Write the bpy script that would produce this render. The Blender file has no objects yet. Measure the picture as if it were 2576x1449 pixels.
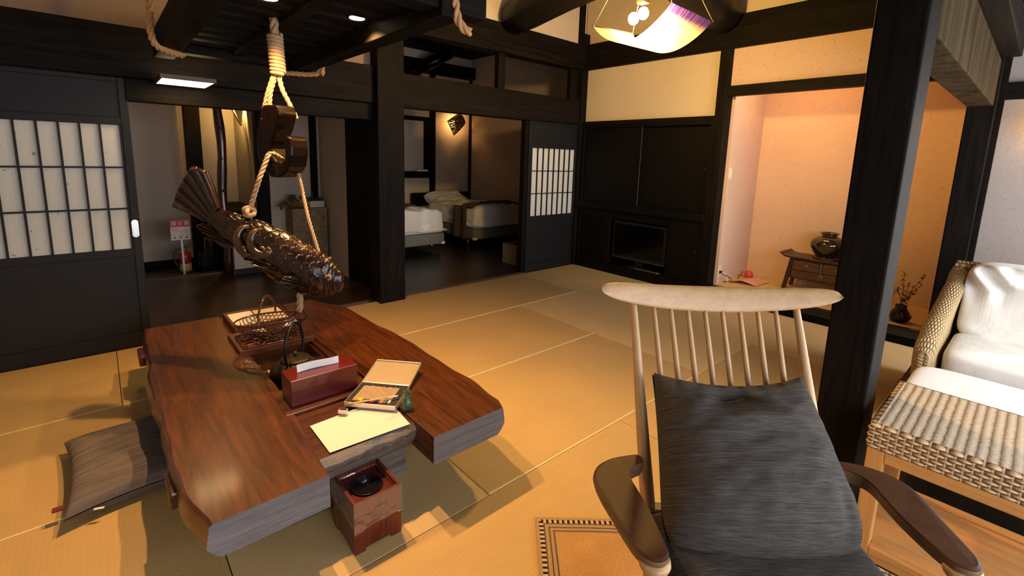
import bpy, math, random
from mathutils import Vector, Matrix
SC = bpy.context.scene
COL = SC.collection
PI = math.pi
rnd = random.Random(7)
# ------------------------------------------------------------------ camera
HC = 1.4
W, H = 2576.0, 1449.0
F, YAW, PITCH, ROLL, PX, PY = 1174.193, 0.7207358, -0.1645364, 0.02942296, -15.0788, -132.6111
def cam_axes():
    cy, sy, cp, sp, cr, sr = math.cos(YAW), math.sin(YAW), math.cos(PITCH), math.sin(PITCH), math.cos(ROLL), math.sin(ROLL)
    fwd = Vector((sy*cp, cy*cp, sp)); right = Vector((cy, -sy, 0)); up = right.cross(fwd)
    return cr*right+sr*up, -sr*right+cr*up, fwd
CR, CU, CF = cam_axes()
cam = bpy.data.cameras.new('camera'); camo = bpy.data.objects.new('camera', cam); COL.objects.link(camo)
M = Matrix.Identity(4)
for i in range(3):
    M[i][0] = CR[i]; M[i][1] = CU[i]; M[i][2] = -CF[i]
M[0][3], M[1][3], M[2][3] = 0, 0, HC
camo.matrix_world = M
cam.sensor_fit = 'HORIZONTAL'; cam.sensor_width = 36; cam.lens = F/W*36
cam.shift_x = -PX/W; cam.shift_y = PY/W
cam.clip_start = 0.02
SC.camera = camo
SC.view_settings.view_transform = 'Standard'; SC.view_settings.look = 'None'
SC.view_settings.gamma = 1; SC.view_settings.exposure = 0; SC.view_settings.use_curve_mapping = False
SC.cycles.use_denoising = True
SC.cycles.max_bounces = 7; SC.cycles.diffuse_bounces = 4; SC.cycles.glossy_bounces = 3
SC.cycles.transmission_bounces = 6; SC.cycles.transparent_max_bounces = 12
SC.cycles.caustics_reflective = False; SC.cycles.caustics_refractive = False
SC.cycles.sample_clamp_indirect = 4
# direction frame of the rocking chair and the hanging carp: rt = sideways, fw = away
FW = Vector((0.65993771, 0.75132032, 0)); RT = Vector((0.75132032, -0.65993771, 0)); UZ = Vector((0, 0, 1))
def V(*a): return Vector(a)
def stz(s, t, z): return RT*s+FW*t+UZ*z

# ------------------------------------------------------------------ materials
def srgb(r, g, b):
    f = lambda c: c/12.92 if c <= .04045 else ((c+.055)/1.055)**2.4
    return (f(r/255), f(g/255), f(b/255), 1)
class Mat:
    def __init__(s, name, rough=.6, col=(.5, .5, .5, 1), metal=0, spec=.5):
        s.m = bpy.data.materials.new(name); s.m.use_nodes = True
        s.t = s.m.node_tree; s.n = s.t.nodes; s.l = s.t.links
        s.b = s.n['Principled BSDF']
        s.b.inputs['Base Color'].default_value = col
        s.b.inputs['Roughness'].default_value = rough
        s.b.inputs['Metallic'].default_value = metal
        s.b.inputs['Specular IOR Level'].default_value = spec
        s.m.diffuse_color = col
    def node(s, ty, **k):
        n = s.n.new(ty)
        for a, b in k.items():
            if a in n.inputs.keys(): n.inputs[a].default_value = b
            else: setattr(n, a, b)
        return n
    def link(s, a, b): s.l.new(a, b)
    def coord(s, kind='Object', scale=(1, 1, 1), rot=(0, 0, 0), loc=(0, 0, 0)):
        if kind == 'World':
            src = s.node('ShaderNodeNewGeometry').outputs['Position']
        else:
            src = s.node('ShaderNodeTexCoord').outputs[kind]
        mp = s.node('ShaderNodeMapping'); s.link(src, mp.inputs['Vector'])
        mp.inputs['Scale'].default_value = scale; mp.inputs['Rotation'].default_value = rot; mp.inputs['Location'].default_value = loc
        return mp.outputs['Vector']
    def noise(s, vec, scale=5, detail=3, rough=.5, dist=0):
        n = s.node('ShaderNodeTexNoise'); s.link(vec, n.inputs['Vector'])
        n.inputs['Scale'].default_value = scale; n.inputs['Detail'].default_value = detail
        n.inputs['Roughness'].default_value = rough; n.inputs['Distortion'].default_value = dist
        return n.outputs['Fac']
    def ramp(s, fac, stops):
        r = s.node('ShaderNodeValToRGB'); s.link(fac, r.inputs['Fac'])
        e = r.color_ramp.elements
        while len(e) < len(stops): e.new(.5)
        for el, (p, c) in zip(e, stops):
            el.position = p; el.color = c if len(c) == 4 else (*c, 1)
        return r.outputs['Color']
    def mix(s, fac, a, b, mode='MIX'):
        m = s.node('ShaderNodeMix', data_type='RGBA', blend_type=mode)
        for inp, v in ((m.inputs[0], fac), (m.inputs[6], a), (m.inputs[7], b)):
            if hasattr(v, 'is_output') or isinstance(v, bpy.types.NodeSocket): s.link(v, inp)
            else: inp.default_value = v
        return m.outputs[2]
    def math(s, op, a, b=0.0, c=None):
        m = s.node('ShaderNodeMath', operation=op)
        for i, v in enumerate((a, b) if c is None else (a, b, c)):
            if isinstance(v, bpy.types.NodeSocket): s.link(v, m.inputs[i])
            else: m.inputs[i].default_value = v
        return m.outputs[0]
    def sep(s, vec):
        n = s.node('ShaderNodeSeparateXYZ'); s.link(vec, n.inputs[0]); return n.outputs
    def base(s, c): s.link(c, s.b.inputs['Base Color']); return s
    def rough(s, c): s.link(c, s.b.inputs['Roughness']); return s
    def bump(s, h, strength=.3, dist=.01):
        n = s.node('ShaderNodeBump'); n.inputs['Strength'].default_value = strength; n.inputs['Distance'].default_value = dist
        s.link(h, n.inputs['Height']); s.link(n.outputs['Normal'], s.b.inputs['Normal']); return s

def wood(name, dark, light, rough=.45, axis='X', scale=1.0, coat=0, contrast=1.0, bump=.15, spec=.5, ior=1.5):
    m = Mat(name, rough, spec=spec)
    m.b.inputs['IOR'].default_value = ior
    sc = {'X': (.7, 9, 9), 'Y': (9, .7, 9), 'Z': (9, 9, .7)}[axis]
    v = m.coord('World', tuple(x*scale for x in sc))
    a = m.noise(v, 2.2, 6, .6, 1.2)
    b = m.noise(m.coord('World', tuple(x*scale*5 for x in sc)), 3, 3, .6)
    h = m.math('ADD', m.math('MULTIPLY', a, .7), m.math('MULTIPLY', b, .3))
    lo, hi = .5-.2/contrast, .5+.2/contrast
    m.base(m.ramp(h, [(lo, dark), (hi, light)]))
    m.bump(h, bump, .01)
    if coat:
        m.b.inputs['Coat Weight'].default_value = coat; m.b.inputs['Coat Roughness'].default_value = .12
    return m.m
def plain(name, col, rough=.6, metal=0, spec=.5, nz=0, nscale=30, bump=0):
    m = Mat(name, rough, col if len(col) == 4 else (*col, 1), metal, spec)
    c = m.m.diffuse_color[:]
    v = m.coord('Object')
    n = m.noise(v, nscale, 4, .6)
    k = max(nz, .03)
    m.base(m.ramp(n, [(.25, tuple(x*(1-k) for x in c[:3])), (.75, tuple(min(1, x*(1+k)) for x in c[:3]))]))
    if bump: m.bump(n, bump, .005)
    return m.m
def emit(name, col, strength):
    m = Mat(name, .5, (*col, 1))
    m.b.inputs['Emission Color'].default_value = (*col, 1); m.b.inputs['Emission Strength'].default_value = strength
    return m.m
def plaster(name, c, fleck=.5, plane='Y'):
    """clay plaster with chopped straw lying in the wall plane"""
    m = Mat(name, .9, spec=.12)
    big = m.noise(m.coord('World'), 1.5, 3, .5)
    fine = m.noise(m.coord('World'), 60, 4, .6)
    col = m.ramp(m.math('ADD', m.math('MULTIPLY', big, .5), m.math('MULTIPLY', fine, .5)), [(.35, tuple(x*.92 for x in c)), (.65, tuple(min(1, x*1.05) for x in c))])
    fl = None
    for k, th in enumerate((.15, 1.0, 1.9, 2.6)):
        mp = m.node('ShaderNodeMapping'); mp.vector_type = 'TEXTURE'
        m.link(m.node('ShaderNodeNewGeometry').outputs['Position'], mp.inputs['Vector'])
        L_, w_ = 1/19., 1/190.
        mp.inputs['Scale'].default_value = (L_, w_, w_) if plane == 'Y' else (w_, L_, w_)
        mp.inputs['Rotation'].default_value = (0, th, 0) if plane == 'Y' else (th, 0, 0)
        mp.inputs['Location'].default_value = (k*.37, k*.21, k*.53)
        n = m.noise(mp.outputs['Vector'], 1.0, 1, .5, .6)
        t = m.math('MINIMUM', m.math('MAXIMUM', m.math('MULTIPLY', m.math('SUBTRACT', n, .715), 16), 0), 1)
        fl = t if fl is None else m.math('MAXIMUM', fl, t)
    col = m.mix(m.math('MULTIPLY', fl, fleck), col, (c[0]*.33, c[1]*.25, c[2]*.16, 1))
    m.base(col)
    m.bump(m.math('ADD', m.math('MULTIPLY', fine, .5), m.math('MULTIPLY', fl, .6)), .35, .006)
    return m.m
def tatami(name, c, ribx):
    m = Mat(name, .62, spec=.25)
    p = m.sep(m.coord('World'))
    r = p[1] if ribx else p[0]; q = p[0] if ribx else p[1]
    rib = m.math('ABSOLUTE', m.math('SINE', m.math('MULTIPLY', r, PI/.0062)))
    strand = m.math('ABSOLUTE', m.math('SINE', m.math('MULTIPLY', q, PI/.017)))
    sc = (3, 260, 3) if ribx else (260, 3, 3)
    n = m.noise(m.coord('World', sc), 1, 3, .6)
    big = m.noise(m.coord('World'), 2.2, 3, .5)
    h = m.math('ADD', m.math('MULTIPLY', rib, .75), m.math('MULTIPLY', strand, .1))
    k = m.math('ADD', m.math('ADD', m.math('MULTIPLY', h, .45), m.math('MULTIPLY', n, .4)), m.math('MULTIPLY', big, .3))
    m.base(m.ramp(k, [(.3, tuple(x*.68 for x in c)), (.85, tuple(x*1.12 for x in c))]))
    m.bump(h, .5, .002)
    return m.m
def fabric_stripes(name, dark, light, freq, along=1, rough=.9, lumps=.3, contrast=.22):
    m = Mat(name, rough, spec=.15)
    uv = m.coord('UV')
    sc = (max(1.5, freq*.06), freq, 1) if along == 1 else (freq, max(1.5, freq*.06), 1)
    n = m.noise(m.coord('UV', sc), 1, 4, .7)
    wv = m.noise(m.coord('UV', (420, 420, 1)), 1, 2, .6)
    k = m.math('ADD', m.math('ADD', m.math('MULTIPLY', n, .5), m.math('MULTIPLY', m.noise(m.coord('UV', (1.5, freq*.5, 1)), 1, 3, .6), .25)), m.math('MULTIPLY', wv, .25))
    m.base(m.ramp(k, [(.5-contrast, dark), (.5+contrast, light)]))
    m.bump(k, lumps, .004)
    return m.m
def cane(name, c, dark, nu=1.0, nv=1.0):
    """lens-shaped strands in offset rows, in UV space (1 unit = 1 strand)"""
    m = Mat(name, .55, spec=.4)
    p = m.sep(m.coord('UV', (nu, nv, 1)))
    row = m.math('FLOOR', p[1])
    sh = m.math('MULTIPLY', m.math('MODULO', m.math('ABSOLUTE', row), 2), .5)
    uu = m.math('SUBTRACT', m.math('FRACT', m.math('ADD', p[0], sh)), .5)
    vv = m.math('SUBTRACT', m.math('FRACT', p[1]), .5)
    d = m.math('SUBTRACT', 1.0, m.math('ADD', m.math('MULTIPLY', m.math('MULTIPLY', uu, uu), 4.2), m.math('MULTIPLY', m.math('MULTIPLY', vv, vv), 3.4)))
    d = m.math('MAXIMUM', d, 0)
    peg = m.math('GREATER_THAN', m.math('ABSOLUTE', uu), .44)
    n = m.noise(m.coord('UV', (nu*2, nv*14, 1)), 1, 3, .6)
    d = m.math('MAXIMUM', d, m.math('MULTIPLY', peg, .62))
    k = m.math('ADD', m.math('MULTIPLY', d, .75), m.math('MULTIPLY', n, .35))
    m.base(m.ramp(k, [(.22, dark), (.5, tuple(x*.75 for x in c)), (.85, c)]))
    m.bump(d, .8, .01)
    return m.m

MT = {}
DK = ((.0014, .0010, .0008), (.0125, .0092, .0070))
for ax in 'XYZ':
    MT['dark'+ax] = wood('dark_stained_wood_'+ax, *DK, rough=.6, axis=ax, contrast=1.0, bump=.12, spec=.2, ior=1.25)
MT['beambrown'] = wood('brown_weathered_beam', (.010, .0065, .0035), (.070, .048, .024), rough=.75, axis='Z', scale=.55, contrast=1.1, bump=.15, spec=.1, ior=1.2)
MT['panel'] = wood('charcoal_board', (.0040, .0040, .0046), (.0095, .0095, .0105), rough=.55, axis='X', contrast=.7, bump=.06, spec=.25)
MT['cabinet'] = wood('black_stained_cabinet_board', (.0012, .0010, .0010), (.0048, .0036, .0030), rough=.55, axis='Y', contrast=.7, bump=.06, spec=.15)
MT['floorboard'] = None
MT['plaster'] = plaster('straw_plaster', (.60, .50, .40), .55)
MT['plaster_pale'] = plaster('pale_plaster', (.44, .38, .33), .2)
MT['plaster_toko'] = plaster('alcove_straw_plaster', (.62, .44, .33), .6, 'X')
MT['plaster_side'] = plaster('straw_plaster_side', (.60, .50, .38), .3, 'X')
MT['plaster_tokoY'] = plaster('alcove_straw_plaster_return', (.62, .44, .33), .6)
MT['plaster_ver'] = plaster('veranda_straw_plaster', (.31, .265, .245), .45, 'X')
MT['tatX'] = tatami('tatami_rush_a', (.53, .355, .145), True)
MT['tatY'] = tatami('tatami_rush_b', (.65, .465, .220), False)  # paler than rush a: sheen from the weave direction is painted into the colour
MT['tatedge'] = plain('tatami_edge', (.70, .53, .25), .7, nz=.06)
MT['slabtop'] = wood('lacquered_keyaki', (.012, .0026, .0008), (.115, .031, .0056), rough=.34, axis='Y', scale=1.7, contrast=1.0, bump=.10, coat=.22)
MT['slabdeck'] = wood('lacquered_keyaki_cross', (.014, .0030, .0009), (.105, .027, .0056), rough=.36, axis='X', scale=1.6, contrast=1.1, bump=.05, coat=.2)
MT['endgrain'] = wood('grey_end_grain', (.072, .071, .080), (.20, .195, .21), rough=.7, axis='X', scale=1.6, contrast=.9, bump=.3)
MT['bark'] = wood('grey_live_edge', (.06, .042, .030), (.21, .19, .185), rough=.65, axis='X', scale=.7, contrast=1.6, bump=.5)
MT['rosewood'] = wood('red_rosewood', (.045, .006, .003), (.15, .022, .008), rough=.3, axis='Z', scale=2.2, contrast=1.3, bump=.04, coat=.2)
MT['redlacquer'] = wood('red_lacquered_box', (.055, .004, .0045), (.12, .010, .008), rough=.28, axis='X', scale=1.4, contrast=.9, bump=.02, coat=.3)
MT['chairpale'] = wood('pale_beech', (.33, .180, .078), (.47, .295, .145), rough=.42, axis='Z', scale=1.8, contrast=.9, bump=.05)
MT['chairpaleX'] = wood('pale_beech_rail', (.33, .180, .078), (.47, .295, .145), rough=.42, axis='X', scale=1.8, contrast=.9, bump=.05)
MT['chairdark'] = wood('walnut_stained_arm', (.030, .011, .005), (.075, .030, .014), rough=.55, axis='Y', scale=1.6, contrast=.8, bump=.04, spec=.2)
MT['chairrail'] = wood('brown_stained_rail', (.05, .022, .012), (.10, .045, .022), rough=.45, axis='X', scale=1.6, bump=.05)
MT['teak'] = wood('honey_teak', (.44, .19, .050), (.68, .34, .105), rough=.42, axis='Y', scale=1.3, contrast=1.0, bump=.05)
MT['teakZ'] = wood('honey_teak_leg', (.46, .20, .055), (.68, .34, .105), rough=.42, axis='Z', scale=1.3, contrast=1.0, bump=.05)
MT['iron'] = plain('cast_iron', (.055, .038, .024), .5, .6, nz=.4, nscale=60, bump=.25)
MT['ironrod'] = plain('black_iron_rod', (.018, .016, .015), .4, .7, nz=.2)
MT['hookwood'] = wood('dark_lacquered_hook_wood', (.0014, .0006, .0005), (.0055, .0016, .0009), rough=.25, axis='Z', scale=1.5, bump=.03, coat=.10, spec=.3, ior=1.35)
MT['blackplastic'] = plain('black_plastic', (.008, .008, .009), .35)
MT['screen'] = plain('black_screen_glass', (.002, .002, .0025), .08)
MT['steel'] = plain('brushed_steel', (.6, .6, .6), .3, 1)
MT['chrome'] = plain('chrome_plate', (.75, .75, .76), .18, 1)
MT['white'] = plain('white_plastic', (.75, .73, .70), .5)
MT['tissue'] = plain('white_tissue', (.85, .84, .83), .9)
MT['paper'] = plain('cream_drawing_paper', (.68, .63, .58), .85, nz=.03, nscale=12)
MT['ash'] = plain('sandy_ash', (.30, .24, .17), .95, nz=.15, nscale=70, bump=.5)
MT['tin'] = plain('silver_tin', (.62, .60, .58), .32, .85)
MT['tinlid'] = plain('satin_tin_lining', (.45, .36, .25), .45, .5)
MT['black'] = plain('black_card', (.012, .011, .011), .55)
# ------------------------------------------------------------------ geometry helpers
class MB:
    """collects shapes (world coordinates) and links them as ONE mesh object"""
    def __init__(s): s.v = []; s.f = []; s.mi = []; s.uv = {}; s.cur = 0; s.sm = []
    def _add(s, vs, fs, smooth=False, uvs=None):
        o = len(s.v); s.v += [tuple(p) for p in vs]
        for i, f in enumerate(fs):
            s.f.append(tuple(o+k for k in f)); s.mi.append(s.cur); s.sm.append(smooth)
        if uvs:
            for i, u in enumerate(uvs): s.uv[o+i] = u
        return s
    def mat(s, i): s.cur = i; return s
    def box(s, x0, x1, y0, y1, z0, z1):
        vs = [(x, y, z) for z in (z0, z1) for y in (y0, y1) for x in (x0, x1)]
        return s._add(vs, [(0, 2, 3, 1), (4, 5, 7, 6), (0, 1, 5, 4), (2, 6, 7, 3), (0, 4, 6, 2), (1, 3, 7, 5)])
    def obox(s, c, ax, hs):
        c = Vector(c); ax = [Vector(a).normalized()*h for a, h in zip(ax, hs)]
        vs = [c+ax[0]*i+ax[1]*j+ax[2]*k for k in (-1, 1) for j in (-1, 1) for i in (-1, 1)]
        fl = ax[0].cross(ax[1]).dot(ax[2]) < 0
        fs = [(0, 2, 3, 1), (4, 5, 7, 6), (0, 1, 5, 4), (2, 6, 7, 3), (0, 4, 6, 2), (1, 3, 7, 5)]
        return s._add(vs, [f[::-1] for f in fs] if fl else fs)
    def bar(s, a, b, w, h, up=(0, 0, 1)):
        a, b = Vector(a), Vector(b); d = (b-a); L = d.length; d.normalize()
        side = d.cross(Vector(up)).normalized(); u = side.cross(d)
        return s.obox((a+b)/2, (d, side, u), (L/2, w/2, h/2))
    def tube(s, path, rad, n=10, caps=True, closed=False, squash=None):
        P = [Vector(p) for p in path]; N = len(P)
        rr = rad if isinstance(rad, (list, tuple)) else [rad]*N
        tang = []
        for i in range(N):
            a = P[(i-1) % N] if closed else P[max(i-1, 0)]; b = P[(i+1) % N] if closed else P[min(i+1, N-1)]
            tang.append((b-a).normalized())
        t = tang[0]; ref = Vector((0, 0, 1)) if abs(t.z) < .9 else Vector((1, 0, 0))
        nrm = (ref-t*ref.dot(t)).normalized()
        vs = []; fs = []
        for i in range(N):
            t = tang[i]; nrm = (nrm-t*nrm.dot(t)).normalized(); bi = t.cross(nrm)
            for k in range(n):
                a = 2*PI*k/n; c, q = math.cos(a), math.sin(a)
                if squash: q *= squash
                vs.append(P[i]+(nrm*c+bi*q)*rr[i])
        M_ = N if closed else N-1
        for i in range(M_):
            for k in range(n):
                a = i*n+k; b = i*n+(k+1) % n; j = (i+1) % N
                fs.append((a, b, j*n+(k+1) % n, j*n+k))
        if caps and not closed:
            fs.append(tuple(range(n))[::-1]); fs.append(tuple(range((N-1)*n, N*n)))
        return s._add(vs, fs, True)
    def lathe(s, prof, c=(0, 0, 0), n=28, axis=(0, 0, 1), flip=False):
        ax = Vector(axis).normalized(); ref = Vector((1, 0, 0)) if abs(ax.x) < .9 else Vector((0, 1, 0))
        e1 = (ref-ax*ref.dot(ax)).normalized(); e2 = ax.cross(e1); c = Vector(c); vs = []; fs = []
        for r, z in prof:
            for k in range(n):
                a = 2*PI*k/n; vs.append(c+ax*z+(e1*math.cos(a)+e2*math.sin(a))*r)
        for i in range(len(prof)-1):
            for k in range(n):
                fs.append((i*n+k, i*n+(k+1) % n, (i+1)*n+(k+1) % n, (i+1)*n+k))
        if prof[0][0] > 1e-5: fs.append(tuple(range(n))[::-1])
        if prof[-1][0] > 1e-5: fs.append(tuple(range((len(prof)-1)*n, len(prof)*n)))
        return s._add(vs, fs, True)
    def prism(s, poly, o, ux, uy, un, d, smooth=False):
        """2-D outline poly in the (ux, uy) plane at o, thickened by d along un"""
        o, ux, uy, un = Vector(o), Vector(ux), Vector(uy), Vector(un)
        n = len(poly); vs = [o+ux*a+uy*b for a, b in poly]; vs += [p+un*d for p in vs]
        fs = [tuple(range(n))[::-1], tuple(range(n, 2*n))]
        for i in range(n): fs.append((i, (i+1) % n, n+(i+1) % n, n+i))
        return s._add(vs, fs, smooth)
    def grid(s, fn, nu, nv, uvs=(1, 1), closeu=False, smooth=True, flip=False):
        vs = []; uv = []; fs = []
        for j in range(nv+1):
            for i in range(nu+1):
                u, v = i/nu, j/nv
                vs.append(Vector(fn(u, v))); uv.append((u*uvs[0], v*uvs[1]))
        for j in range(nv):
            for i in range(nu):
                a = j*(nu+1)+i; f = (a, a+1, a+nu+2, a+nu+1)
                fs.append(f[::-1] if flip else f)
        return s._add(vs, fs, smooth, uv)
    def ball(s, c, r, n=12, sq=(1, 1, 1)):
        c = Vector(c); vs = []; fs = []; m = n//2
        for j in range(m+1):
            th = PI*j/m
            for k in range(n):
                ph = 2*PI*k/n
                vs.append(c+Vector((math.sin(th)*math.cos(ph)*r*sq[0], math.sin(th)*math.sin(ph)*r*sq[1], -math.cos(th)*r*sq[2])))
        for j in range(m):
            for k in range(n): fs.append((j*n+k, j*n+(k+1) % n, (j+1)*n+(k+1) % n, (j+1)*n+k))
        return s._add(vs, fs, True)
    def rope(s, path, r, pitch=None, strands=3, n=7, step=None, caps=True):
        """a laid rope: strands wound round the path"""
        P = resample(path, step or r*.55); pitch = pitch or r*6.5; N = len(P)
        t0 = (P[1]-P[0]).normalized(); ref = Vector((0, 0, 1)) if abs(t0.z) < .9 else Vector((1, 0, 0)); nrm = ref
        lines = [[] for _ in range(strands)]; dist = 0
        for i in range(N):
            t = (P[min(i+1, N-1)]-P[max(i-1, 0)]).normalized(); nrm = (nrm-t*nrm.dot(t)).normalized(); bi = t.cross(nrm)
            if i: dist += (P[i]-P[i-1]).length
            for k in range(strands):
                a = 2*PI*(dist/pitch+k/strands); lines[k].append(P[i]+(nrm*math.cos(a)+bi*math.sin(a))*r*.52)
        for L in lines: s.tube(L, r*.52, n, caps)
        return s
    def build(s, name, mats, parent=None, bevel=0, seg=2, smooth=None, subsurf=0):
        if not isinstance(mats, (list, tuple)): mats = [mats]
        me = bpy.data.meshes.new(name)
        off = Vector(parent_loc(parent)) if parent else Vector((0, 0, 0))
        me.from_pydata([(p[0]-off.x, p[1]-off.y, p[2]-off.z) for p in s.v], [], s.f)
        for m in mats: me.materials.append(m)
        for p, i, q in zip(me.polygons, s.mi, s.sm):
            p.material_index = min(i, len(mats)-1); p.use_smooth = q if smooth is None else smooth
        if s.uv:
            ul = me.uv_layers.new(name='UVMap')
            for lp in me.loops: ul.data[lp.index].uv = s.uv.get(lp.vertex_index, (0, 0))
        me.update()
        o = bpy.data.objects.new(name, me); COL.objects.link(o)
        if parent: o.parent = parent
        if bevel:
            b = o.modifiers.new('bevel', 'BEVEL'); b.width = bevel; b.segments = seg; b.limit_method = 'ANGLE'; b.angle_limit = math.radians(40)
            b.harden_normals = False
        if subsurf:
            b = o.modifiers.new('sub', 'SUBSURF'); b.levels = subsurf; b.render_levels = subsurf
        return o
def parent_loc(o):
    p = Vector(o.location)
    while o.parent: o = o.parent; p += Vector(o.location)
    return p
def resample(path, step):
    P = [Vector(p) for p in path]; out = [P[0]]; acc = 0
    d = [0]
    for a, b in zip(P, P[1:]): d.append(d[-1]+(b-a).length)
    n = max(2, int(d[-1]/step)); j = 0
    for i in range(1, n+1):
        t = d[-1]*i/n
        while j < len(P)-2 and d[j+1] < t: j += 1
        w = (t-d[j])/max(1e-9, d[j+1]-d[j]); out.append(P[j].lerp(P[j+1], min(1, w)))
    return out
def smooth_path(pts, n=8, closed=False):
    P = [Vector(p) for p in pts]; out = []; N = len(P)
    rng = range(N if closed else N-1)
    for i in rng:
        g = (lambda k: P[k % N]) if closed else (lambda k: P[min(max(k, 0), N-1)])
        p0, p1, p2, p3 = g(i-1), g(i), g(i+1), g(i+2)
        for k in range(n):
            t = k/n
            out.append(.5*((2*p1)+(p2-p0)*t+(2*p0-5*p1+4*p2-p3)*t*t+(3*p1-p0-3*p2+p3)*t**3))
    if not closed: out.append(P[-1])
    return out
def smooth2(pts, n=5):
    return [(p.x, p.y) for p in smooth_path([(a, b, 0) for a, b in pts], n, True)]
def lerp(a, b, t): return a+(b-a)*t
def interp(tab, x):
    if x <= tab[0][0]: return tab[0][1]
    for (a, p), (b, q) in zip(tab, tab[1:]):
        if x <= b:
            t = (x-a)/(b-a); t = t*t*(3-2*t); return p+(q-p)*t
    return tab[-1][1]
def hsh(i, j=0): return (math.sin(i*127.1+j*311.7)*43758.5453) % 1.0
def vn(x, y):
    xi, yi = math.floor(x), math.floor(y); fx, fy = x-xi, y-yi
    fx, fy = fx*fx*(3-2*fx), fy*fy*(3-2*fy)
    return lerp(lerp(hsh(xi, yi), hsh(xi+1, yi), fx), lerp(hsh(xi, yi+1), hsh(xi+1, yi+1), fx), fy)

def tag(o, label, cat, group=None, kind=None):
    o['label'] = label; o['category'] = cat
    if group: o['group'] = group
    if kind: o['kind'] = kind
    return o
def thing(name, label, cat, loc=(0, 0, 0), group=None, kind=None):
    o = bpy.data.objects.new(name, None); COL.objects.link(o); o.location = loc; o.empty_display_size = .05
    return tag(o, label, cat, group, kind)
def struct(o, label, cat): return tag(o, label, cat, None, 'structure')
def bx(name, m, x0, x1, y0, y1, z0, z1, parent=None, bevel=.004):
    return MB().box(x0, x1, y0, y1, z0, z1).build(name, m, parent, bevel)
def light(kind, name, loc, energy, col, **k):
    d = bpy.data.lights.new(name, kind); d.energy = energy; d.color = col
    o = bpy.data.objects.new(name, d); COL.objects.link(o); o.location = loc
    for a, b in k.items():
        if a == 'rot': o.rotation_euler = b
        else: setattr(d, a, b)
    return o
def aim(o, target):
    o.rotation_euler = (Vector(target)-o.location).to_track_quat('-Z', 'Y').to_euler()
# ------------------------------------------------------------------ the setting
WARM = (1, .55, .215); WARM2 = (1, .62, .22); DAY = (.96, .975, 1.0)
fl = MB()
mats_ = [(1.13, 2.97, 1.345, 2.25, 0), (1.13, 2.97, 2.25, 3.15, 0), (1.9, 3.80, 3.15, 4.06, 0), (0.0, 1.9, 3.15, 4.06, 0), (-1.6, 0.0, 3.15, 4.06, 0),
         (2.97, 3.80, 1.345, 3.15, 1), (3.80, 4.80, .45, 2.25, 1), (3.80, 4.80, 2.25, 4.06, 1), (.228, 1.13, 1.345, 3.15, 1),
         (-1.6, .228, 1.345, 2.26, 0), (-1.6, .228, 2.26, 3.15, 0), (-1.6, .228, .45, 1.345, 0), (.228, 2.05, .45, 1.345, 0), (2.05, 3.80, .45, 1.345, 0)]
for x0, x1, y0, y1, o in mats_: (fl.mat(o).box(x0+.0015, x1-.0015, y0+.0125, y1-.0012, -.05, 0), fl.mat(2).box(x0+.0015, x1-.0015, y0+.0015, y0+.0125, -.05, .0004)) if o == 0 else fl.mat(o).box(x0+.0015, x1-.0015, y0+.0015, y1-.0015, -.05, 0)
fo = fl.build('floor', [MT['tatX'], MT['tatY'], MT['tatedge']], None, .003, 2)
struct(fo, 'borderless golden tatami mats covering the main room floor', 'floor')
# dark boards: hall, bedroom and the strip by the windows
def boards(name, c0, c1, along):
    m = Mat(name, .33, spec=.45)
    p = m.sep(m.coord('World'))
    a = p[1] if along == 'X' else p[0]
    k = m.math('MULTIPLY', a, 1/.11); fr = m.math('FRACT', k); idx = m.math('FLOOR', k)
    n = m.noise(m.coord('World', (1, 14, 1) if along == 'X' else (14, 1, 1)), 2, 5, .6, .8)
    w = m.node('ShaderNodeTexWhiteNoise', noise_dimensions='1D'); m.link(idx, w.inputs['W'])
    kk = m.math('ADD', m.math('MULTIPLY', n, .6), m.math('MULTIPLY', w.outputs['Value'], .4))
    col = m.ramp(kk, [(.3, c0), (.7, c1)])
    gap = m.math('MULTIPLY', m.math('LESS_THAN', fr, .035), .8)
    m.base(m.mix(gap, col, (.002, .002, .002, 1))); m.bump(m.math('SUBTRACT', kk, gap), .15, .004)
    return m.m
MT['hallboard'] = boards('brown_hall_boards', (.022, .010, .005), (.052, .026, .013), 'X')
MT['bedboard'] = boards('near_black_bedroom_boards', (.006, .004, .0045), (.016, .011, .011), 'X')
MT['deckboard'] = boards('black_veranda_boards', (.006, .005, .005), (.014, .012, .011), 'X')
f2 = MB().box(-1.6, 2.08, 4.06, 6.13, -.05, 0).build('floor', MT['hallboard'])
struct(f2, 'brown boarded floor of the entrance hall behind the low table', 'floor')
struct(MB().box(2.08, 6.6, 4.06, 7.9, -.05, 0).build('floor', MT['bedboard']), 'near black boarded floor of the bedroom under the beds', 'floor')
struct(MB().box(-1.6, 4.9, -1.4, .45, -.05, -.002).build('floor', MT['deckboard']), 'black boarded floor of the veranda under the wicker table', 'floor')
gm = Mat('dark_pebble_render', .6); gv = gm.node('ShaderNodeTexVoronoi'); gm.link(gm.coord('World'), gv.inputs['Vector']); gv.inputs['Scale'].default_value = 75
gm.base(gm.ramp(gv.outputs['Distance'], [(.1, (.16, .17, .15)), (.55, (.02, .022, .02))])); gm.bump(gv.outputs['Distance'], -.6, .006)
struct(MB().box(.1, 2.1, 6.13, 7.4, -.2, -.15).build('floor', gm.m), 'sunken pebbled entrance floor below the hall boards', 'floor')
struct(bx('trim_1', MT['hallboard'], .15, 1.06, 6.06, 6.16, -.16, .012), 'brown wooden edge board where the hall drops to the pebbled entrance', 'sill')
struct(MB().box(-1.8, 7.0, -1.6, 8.2, -.32, -.26).build('floor', MT['deckboard']), 'ground below the raised house floor', 'floor')
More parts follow.
